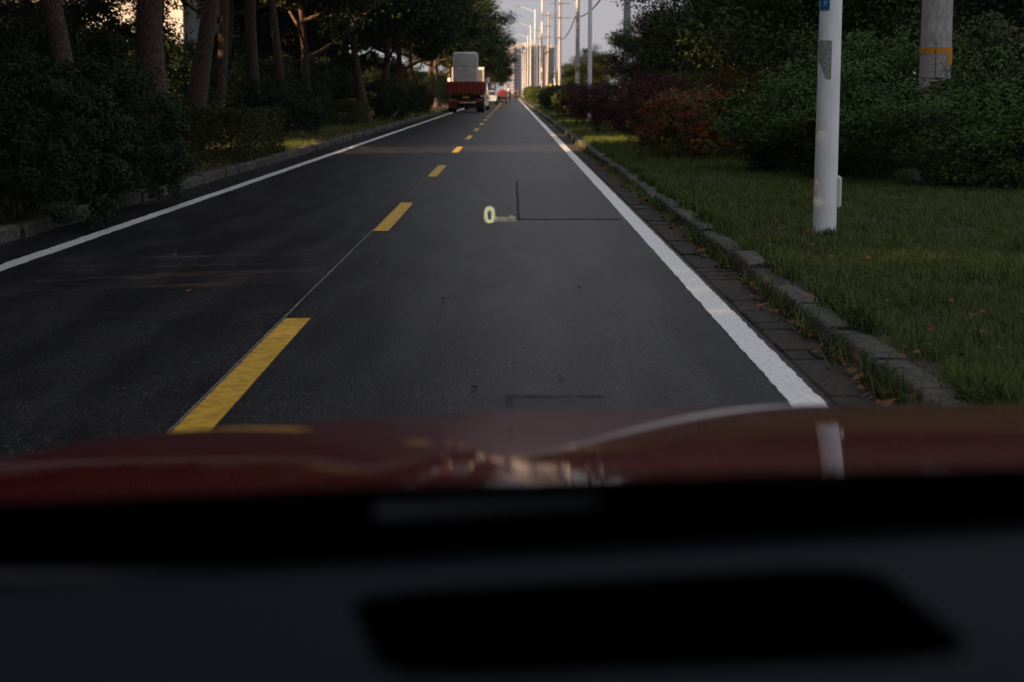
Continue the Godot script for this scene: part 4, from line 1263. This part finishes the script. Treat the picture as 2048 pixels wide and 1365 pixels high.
func traffic() -> void:
	var vp := mat(lin(0.62, 0.62, 0.63), 0.35)
	vp.clearcoat_enabled = true
	# white van ahead of the truck
	var v := thing("white_van", "white van just past the red truck, only its side strip showing", "van", Vector3(-2.62, 0.0, -121.0))
	var st := st_new()
	var rings := []
	for s in [[0.0, 0.35, 1.9], [-0.1, 0.28, 2.0], [-3.3, 0.28, 2.02], [-3.9, 0.28, 1.9], [-4.7, 0.28, 1.1], [-5.0, 0.35, 0.8]]:
		var ring := []
		for q in [Vector2(-0.86, s[1]), Vector2(-0.9, 0.7), Vector2(-0.88, minf(1.1, s[2] - 0.04)), Vector2(-0.76, s[2] - 0.05), Vector2(-0.6, s[2]), Vector2(0.6, s[2]), Vector2(0.76, s[2] - 0.05), Vector2(0.88, minf(1.1, s[2] - 0.04)), Vector2(0.9, 0.7), Vector2(0.86, s[1])]:
			ring.append(Vector3(q.x, q.y, s[0]))
		rings.append(ring)
	st.set_smooth_group(1)
	for i in rings.size() - 1:
		for k in 10:
			var n := (k + 1) % 10
			for p in [rings[i][k], rings[i][n], rings[i + 1][n], rings[i][k], rings[i + 1][n], rings[i + 1][k]]:
				st.add_vertex(p)
	for k in range(1, 9):
		tri(st, rings[0][0], rings[0][k + 1], rings[0][k])
		tri(st, rings[5][0], rings[5][k], rings[5][k + 1])
	part("body", done(st), vp, v)
	part("rear_window", box_mesh(Vector3(1.2, 0.5, 0.03), 0.01, Vector3(0, 1.5, 0.0)), mat(lin(0.03, 0.03, 0.035), 0.15), v)
	for s in [-1, 1]:
		part("tail_lamp", box_mesh(Vector3(0.1, 0.26, 0.05), 0.02, Vector3(s * 0.76, 0.95, 0.0)), mat(lin(0.3, 0.02, 0.02), 0.3), v)
		wheel(v, Vector3(s * 0.8, 0.33, -0.9), 0.33, 0.2)
		wheel(v, Vector3(s * 0.8, 0.33, -4.1), 0.33, 0.2)
	# pale blue saloon
	var c := thing("saloon_car", "small pale silver-blue car ahead of the truck and van", "car", Vector3(-2.45, 0.0, -172.0))
	var cp := mat(lin(0.45, 0.55, 0.6), 0.3)
	cp.clearcoat_enabled = true
	car_shell(c, cp, 1.74, 4.4, 1.48)
	# cargo tricycle with a red tarpaulin
	var tr := thing("cargo_tricycle", "dark cargo tricycle heaped under a red cover in the middle of the road", "tricycle", Vector3(-1.1, 0.0, -176.0))
	var frame := mat(lin(0.03, 0.02, 0.018), 0.7)
	part("cargo_box", box_mesh(Vector3(1.08, 0.5, 1.5), 0.02, Vector3(0, 0.78, -0.75)), mat(lin(0.05, 0.028, 0.02), 0.8), tr)
	part("tailboard", box_mesh(Vector3(1.0, 0.08, 0.04), 0.01, Vector3(0, 0.72, 0.02)), frame, tr)
	part("number_plate", box_mesh(Vector3(0.16, 0.1, 0.02), 0.004, Vector3(0, 0.56, 0.03)), mat(lin(0.6, 0.58, 0.55), 0.5), tr)
	for s in [-1, 1]:
		wheel(tr, Vector3(s * 0.48, 0.28, -0.7), 0.28, 0.11)
	wheel(tr, Vector3(0, 0.28, -2.5), 0.28, 0.1)
	part("axle", tube_mesh([Vector3(-0.5, 0.3, -0.7), Vector3(0.5, 0.3, -0.7)], [0.05, 0.05], 8), frame, tr)
	part("frame", tube_mesh([Vector3(0, 0.5, -1.4), Vector3(0, 0.55, -2.0), Vector3(0, 0.95, -2.3), Vector3(0, 0.3, -2.5)], [0.05, 0.05, 0.04, 0.04], 8), frame, tr)
	part("handlebar", tube_mesh([Vector3(-0.32, 1.05, -2.2), Vector3(0, 1.0, -2.32), Vector3(0.32, 1.05, -2.2)], [0.018, 0.018, 0.018], 6), frame, tr)
	part("seat", box_mesh(Vector3(0.34, 0.12, 0.5), 0.04, Vector3(0, 0.76, -1.78)), M.black, tr)
	var tarp := func(u: float, w: float) -> Vector3:
		var a := u * PI
		var z := -w * 1.5
		var k := 0.75 + 0.25 * sin(w * PI) + 0.06 * sin(w * 11.0 + u * 7.0)
		return Vector3(-cos(a) * 0.6 * k, 1.02 + sin(a) * 0.5 * k, z)
	var heap := thing("red_cover", "red plastic cover bulging over the tricycle's load", "cover", Vector3(-1.05, 0.02, -176.0))
	part("sheet", grid(tarp, 14, 8, false), mat(lin(0.13, 0.012, 0.016), 0.7), heap)
	var tucked := st_new()
	for e in [0, 1]:
		for i in 14:
			var a: Vector3 = tarp.call(i / 14.0, e)
			var b: Vector3 = tarp.call((i + 1) / 14.0, e)
			tri(tucked, Vector3(0, 1.02, -1.5 * e), a, b)
	part("end_flap", done(tucked), mat(lin(0.18, 0.014, 0.018), 0.6), heap)
	# scooter with rider, and two cyclists far off
	for q in [[-0.36, 190.0, lin(0.06, 0.06, 0.08), lin(0.02, 0.02, 0.03), lin(0.75, 0.75, 0.72), "person in a dark top and white helmet riding a scooter by the tricycle", "scooter under the rider with the white helmet"], [0.45, 232.0, lin(0.03, 0.03, 0.035), lin(0.02, 0.02, 0.025), null, "person in dark clothes riding along the right edge line", "scooter under the rider by the right edge line"], [0.95, 262.0, lin(0.1, 0.08, 0.05), lin(0.03, 0.03, 0.03), null, "person in a brown top riding farthest along the road", "scooter under the farthest rider"]]:
		person("person", q[5], Vector3(q[0], 0.0, -q[1]), q[2].srgb_to_linear(), q[3].srgb_to_linear(), q[4], "ride")
		var s := thing("scooter", q[6], "scooter", Vector3(q[0], 0, -q[1]))
		wheel(s, Vector3(0, 0.24, 0.42), 0.24, 0.1)
		wheel(s, Vector3(0, 0.24, -0.75), 0.24, 0.1)
		part("body", tube_mesh([Vector3(0, 0.5, 0.5), Vector3(0, 0.55, 0.1), Vector3(0, 0.3, -0.1), Vector3(0, 0.3, -0.45), Vector3(0, 0.6, -0.66), Vector3(0, 0.95, -0.58)], [0.07, 0.13, 0.1, 0.09, 0.1, 0.04], 10), mat(lin(0.05, 0.05, 0.06), 0.4), s)
		part("saddle", box_mesh(Vector3(0.26, 0.1, 0.6), 0.04, Vector3(0, 0.64, 0.18)), M.black, s)
		part("handlebar", tube_mesh([Vector3(-0.3, 1.04, -0.5), Vector3(0, 0.98, -0.6), Vector3(0.3, 1.04, -0.5)], [0.017, 0.017, 0.017], 6), M.black, s)

func hood_height(x: float, d: float) -> float:
	var y := EYE - 0.265 - 0.045 * (x - 0.45) * (x - 0.45)
	var e := d - 1.15
	y -= 0.109 * e + 0.0428 * e * e
	# two soft creases
	y += 0.006 * exp(-pow((x + 0.12 - 0.05 * d) / 0.05, 2.0)) + 0.006 * exp(-pow((x - 0.82 + 0.05 * d) / 0.05, 2.0))
	if d > 2.3: y -= 1.6 * (d - 2.3) * (d - 2.3)
	return y

func dash_height(x: float, d: float) -> float:
	var y := EYE - 0.243 + 0.06 * clampf(x, -0.5, 0.5)
	y -= 0.018 * smoothstep(0.78, 0.9, d)
	y -= 0.6 * pow(maxf(0.0, 0.56 - d), 1.4)
	return y

func own_car() -> void:
	var car := thing("red_car", "red car around the viewer, its bonnet and black dashboard across the bottom", "car")
	var paint := mat(lin(0.09, 0.001, 0.003), 0.55)
	paint.metallic_specular = 0.1
	paint.clearcoat_enabled = true
	paint.clearcoat = 0.72
	paint.clearcoat_roughness = 0.03
	var L := -0.58
	var R := 1.28
	part("bonnet", grid(func(u: float, v: float) -> Vector3:
		var x := lerpf(L + 0.08, R - 0.08, u)
		var d := lerpf(1.02, 2.5, v)
		return Vector3(x, hood_height(x, d), -d), 60, 60, true), paint, car)
	for s in [0, 1]:
		part("fender", grid(func(u: float, v: float) -> Vector3:
			var x0 := (L + 0.076) if s == 0 else (R - 0.076)
			var sgn := -1.0 if s == 0 else 1.0
			var d := lerpf(0.9, 2.55, v)
			var a := u * PI * 0.5
			var y := hood_height(x0, d) - 0.008
			return Vector3(x0 + sgn * sin(a) * 0.09, y - (1.0 - cos(a)) * 0.5, -d), 8, 30, s == 1), paint, car)
		var xs := (L - 0.012) if s == 0 else (R + 0.012)
		var door := part("door", box_mesh(Vector3(0.05, 0.62, 2.2), 0.02, Vector3(xs, 0.66, 0.2)), paint, car)
		part("handle", box_mesh(Vector3(0.04, 0.03, 0.2), 0.01, Vector3(xs + (-0.04 if s == 0 else 0.04), 0.84, 0.8)), M.black, door)
		part("rear_quarter", box_mesh(Vector3(0.05, 0.62, 1.0), 0.02, Vector3(xs, 0.66, 1.82)), paint, car)
		wheel(car, Vector3(L + 0.12 if s == 0 else R - 0.12, 0.33, -1.75), 0.33, 0.22)
		wheel(car, Vector3(L + 0.12 if s == 0 else R - 0.12, 0.33, 1.15), 0.33, 0.22)
		part("windscreen_pillar", tube_mesh([Vector3(xs, 0.98, -1.05), Vector3(lerpf(xs, 0.35, 0.12), 1.32, -0.52), Vector3(lerpf(xs, 0.35, 0.18), 1.57, -0.12)], [0.04, 0.04, 0.04], 8), M.black, car)
		part("door_pillar", tube_mesh([Vector3(xs, 0.95, 0.75), Vector3(lerpf(xs, 0.35, 0.16), 1.57, 0.8)], [0.05, 0.05], 8), M.black, car)
	part("roof", grid(func(u: float, v: float) -> Vector3:
		var x := lerpf(L + 0.12, R - 0.12, u)
		return Vector3(x, 1.56 + 0.09 * sin(u * PI) * (0.4 + 0.6 * sin(v * PI)) , lerpf(-0.18, 2.0, v)), 16, 12, false), paint, car)
	part("headliner", box_mesh(Vector3(R - L - 0.3, 0.03, 2.1), 0.01, Vector3(0.35, 1.54, 0.92)), mat(lin(0.2, 0.2, 0.19), 0.95), car)
	part("rear_bulkhead", box_mesh(Vector3(R - L - 0.2, 0.9, 0.06), 0.02, Vector3(0.35, 1.0, 1.95)), M.black, car)
	part("cabin_floor", box_mesh(Vector3(R - L - 0.1, 0.06, 3.4), 0.01, Vector3(0.35, 0.3, 0.55)), M.black, car)
	part("engine_bay", box_mesh(Vector3(R - L - 0.12, 0.3, 1.3), 0.02, Vector3(0.35, 0.55, -1.75)), M.black, car)
	part("front_bumper", box_mesh(Vector3(R - L - 0.06, 0.42, 0.25), 0.1, Vector3(0.35, 0.55, -2.5)), paint, car)
	part("cowl", grid(func(u: float, v: float) -> Vector3:
		var x := lerpf(L + 0.05, R - 0.05, u)
		var d := lerpf(0.96, 1.12, v)
		return Vector3(x, lerpf(EYE - 0.34, hood_height(x, 1.12) - 0.03, v), -d), 20, 4, true), M.black, car)
	# windscreen: a flat leaning pane, tilt 36 degrees, foot at d 0.98
	var tilt := deg_to_rad(36.0)
	var foot := Vector3(0, EYE - 0.265, -0.98)
	var rise := Vector3(0, sin(tilt), cos(tilt))
	var glass := StandardMaterial3D.new()
	glass.transparency = BaseMaterial3D.TRANSPARENCY_ALPHA
	glass.albedo_color = Color(1, 1, 1, 0.02)
	glass.roughness = 0.0
	var ws := st_new()
	var w0 := foot + rise * 0.0
	var w1 := foot + rise * 0.86
	quad(ws, Vector3(L + 0.1, w1.y, w1.z), Vector3(R - 0.1, w1.y, w1.z), Vector3(R - 0.04, w0.y, w0.z), Vector3(L + 0.04, w0.y, w0.z))
	part("windscreen", done(ws), glass, car)
	# black ceramic border along the foot of the glass, its edge bowed
	var inner := Vector3(0, -cos(tilt), sin(tilt)) * 0.004
	part("screen_border", grid(func(u: float, v: float) -> Vector3:
		var x := lerpf(L + 0.05, R - 0.05, u)
		var top := 0.08 + 0.091 * x - 0.06 * x * x
		return Vector3(x, foot.y, foot.z) + rise * lerpf(-0.14, top, v) + inner, 40, 3, true), mat(lin(0.004, 0.004, 0.005), 0.7), car)
	# dashboard top: a sheet with a four-cornered opening for the display
	var dashm := tex_mat(noise_tex(0.1, lin(0.006, 0.0075, 0.0115), lin(0.009, 0.011, 0.0165), 120, 256), Vector3(9, 9, 9), 0.8)
	dashm.metallic_specular = 0.2
	var hole := [Vector2(-0.083, 0.785), Vector2(0.178, 0.785), Vector2(0.197, 0.642), Vector2(-0.055, 0.656)]
	var rim := [Vector2(L + 0.05, 0.9), Vector2(R - 0.05, 0.9), Vector2(R - 0.05, 0.4), Vector2(L + 0.05, 0.4)]
	var ds := st_new()
	ds.set_smooth_group(5)
	for q in 4:
		var n := (q + 1) % 4
		var steps := 14
		for i in steps:
			for j in 8:
				var corner := func(ii: int, jj: int) -> Vector3:
					var o: Vector2 = rim[q].lerp(rim[n], float(ii) / steps)
					var tt := float(ii) / steps
					var h: Vector2 = hole[q].lerp(hole[n], tt)
					var near_corner := 1.0 - smoothstep(0.0, 0.16, minf(tt, 1.0 - tt))
					h = h.lerp(Vector2(0.055, 0.715), 0.08 * near_corner)
					var p := o.lerp(h, float(jj) / 8.0)
					return Vector3(p.x, dash_height(p.x, p.y), -p.y)
				var a: Vector3 = corner.call(i, j)
				var b: Vector3 = corner.call(i + 1, j)
				var c: Vector3 = corner.call(i + 1, j + 1)
				var d: Vector3 = corner.call(i, j + 1)
				for v in [a, b, c, a, c, d]: ds.add_vertex(v)
	var dash := part("dashboard", done(ds), dashm, car)
	# dark housing under the opening
	var well := st_new()
	var lo := EYE - 0.46
	for e in [[Vector2(-0.13, 0.895), Vector2(0.24, 0.895)], [Vector2(0.24, 0.895), Vector2(0.24, 0.6)], [Vector2(0.24, 0.6), Vector2(-0.13, 0.6)], [Vector2(-0.13, 0.6), Vector2(-0.13, 0.895)]]:
		var a: Vector2 = e[0]
		var b: Vector2 = e[1]
		quad(well, Vector3(a.x, dash_height(a.x, a.y) - 0.001, -a.y), Vector3(b.x, dash_height(b.x, b.y) - 0.001, -b.y), Vector3(b.x, lo, -b.y), Vector3(a.x, lo, -a.y))
	quad(well, Vector3(-0.13, lo, -0.895), Vector3(0.24, lo, -0.895), Vector3(0.24, lo, -0.6), Vector3(-0.13, lo, -0.6))
	part("display_housing", done(well), mat(lin(0.004, 0.004, 0.004), 0.9), dash)
	head_up_display(dash)
	part("dash_front", box_mesh(Vector3(R - L - 0.1, 0.45, 0.02), 0.0, Vector3(0.35, EYE - 0.5, -0.905)), M.black, dash)
	part("dash_face", box_mesh(Vector3(R - L - 0.1, 0.45, 0.04), 0.01, Vector3(0.35, EYE - 0.52, -0.4)), M.black, dash)
	part("defroster_trim", grid(func(u: float, v: float) -> Vector3:
		var x := lerpf(-0.08, 0.05, u)
		return Vector3(x, EYE - 0.2475 + 0.008 * u + 0.01 * sin(v * PI), -0.925 - 0.012 * v), 20, 5, true), mat(lin(0.03, 0.034, 0.04), 0.5), dash)

func head_up_display(dash: Node) -> void:
	# a hollow mirror in the dashboard throws the lit figures onto the windscreen, where the driver sees them some metres ahead
	var c := Vector3(-0.00625503, 1.21706672, -0.75337706)
	var m := Vector3(-0.00881919, 0.92, -0.82907085)
	var r := (c - m).length()
	var n := (c - m).normalized()
	var ax := Vector3.RIGHT - n * n.x
	ax = ax.normalized()
	var ay := n.cross(ax)
	var P := PackedVector3Array()
	var N := PackedVector3Array()
	var I := PackedInt32Array()
	var k := 48
	for i in k + 1:
		for j in k + 1:
			var u := (float(i) / k - 0.5) * 0.07
			var v := (float(j) / k - 0.5) * 0.06
			var p := c - n * sqrt(r * r - u * u - v * v) + ax * u + ay * v
			P.append(p)
			N.append((c - p).normalized())
			if i < k and j < k:
				var a := i * (k + 1) + j
				I.append_array([a, a + 1, a + k + 2, a, a + k + 2, a + k + 1])
	var arr := []
	arr.resize(Mesh.ARRAY_MAX)
	arr[Mesh.ARRAY_VERTEX] = P
	arr[Mesh.ARRAY_NORMAL] = N
	arr[Mesh.ARRAY_INDEX] = I
	var am := ArrayMesh.new()
	am.add_surface_from_arrays(Mesh.PRIMITIVE_TRIANGLES, arr)
	var silver := mat(Color(0.98, 0.98, 0.98), 0.0, 1.0)
	part("display_mirror", am, silver, dash)
	var lit := mat(Color.BLACK, 1.0)
	lit.emission_enabled = true
	lit.emission = Color(1.0, 0.97, 0.72)
	lit.emission_energy_multiplier = 1.55
	var o := Vector3(-0.00757679, 1.06909046, -0.81262426)
	var ey := Vector3(0.0, 0.10964769, -0.99397051)
	# the big nought: an oval ring
	var ring := st_new()
	var pt := func(a: float, rx: float, ry: float) -> Vector3:
		var ca := cos(a)
		var sa := sin(a)
		return o + Vector3.RIGHT * 0.0000561 * (-18.0 + signf(ca) * pow(absf(ca), 0.8) * rx) + ey * 0.0000497 * (-0.5 + signf(sa) * pow(absf(sa), 0.8) * ry)
	for q in 40:
		var a0 := TAU * q / 40.0
		var a1 := TAU * (q + 1) / 40.0
		quad(ring, pt.call(a0, 10.8, 16.8), pt.call(a1, 10.8, 16.8), pt.call(a1, 3.9, 9.6), pt.call(a0, 3.9, 9.6))
	part("display_figure", done(ring), lit, dash)
	var dim: StandardMaterial3D = lit.duplicate()
	dim.emission_energy_multiplier = 0.65
	for g in [["km/h", 13.5, 7.0, 17.0, 0.98, 700]]:
		var tm := TextMesh.new()
		var f := SystemFont.new()
		f.font_names = PackedStringArray(["Droid Sans"])
		f.font_weight = g[5]
		tm.font = f
		tm.text = g[0]
		tm.font_size = 64
		tm.pixel_size = 1.0
		tm.depth = 0.0
		tm.horizontal_alignment = HORIZONTAL_ALIGNMENT_CENTER
		tm.vertical_alignment = VERTICAL_ALIGNMENT_CENTER
		var t := part("display_figure", tm, dim, dash)
		var sc: float = g[3] / 64.0
		var bx: Vector3 = Vector3.RIGHT * 0.0000561 * sc * g[4]
		var by := -ey * 0.0000497 * sc
		t.transform = Transform3D(Basis(bx, by, bx.cross(by).normalized() * 0.00003), o + Vector3.RIGHT * 0.0000561 * g[1] + ey * 0.0000497 * g[2])
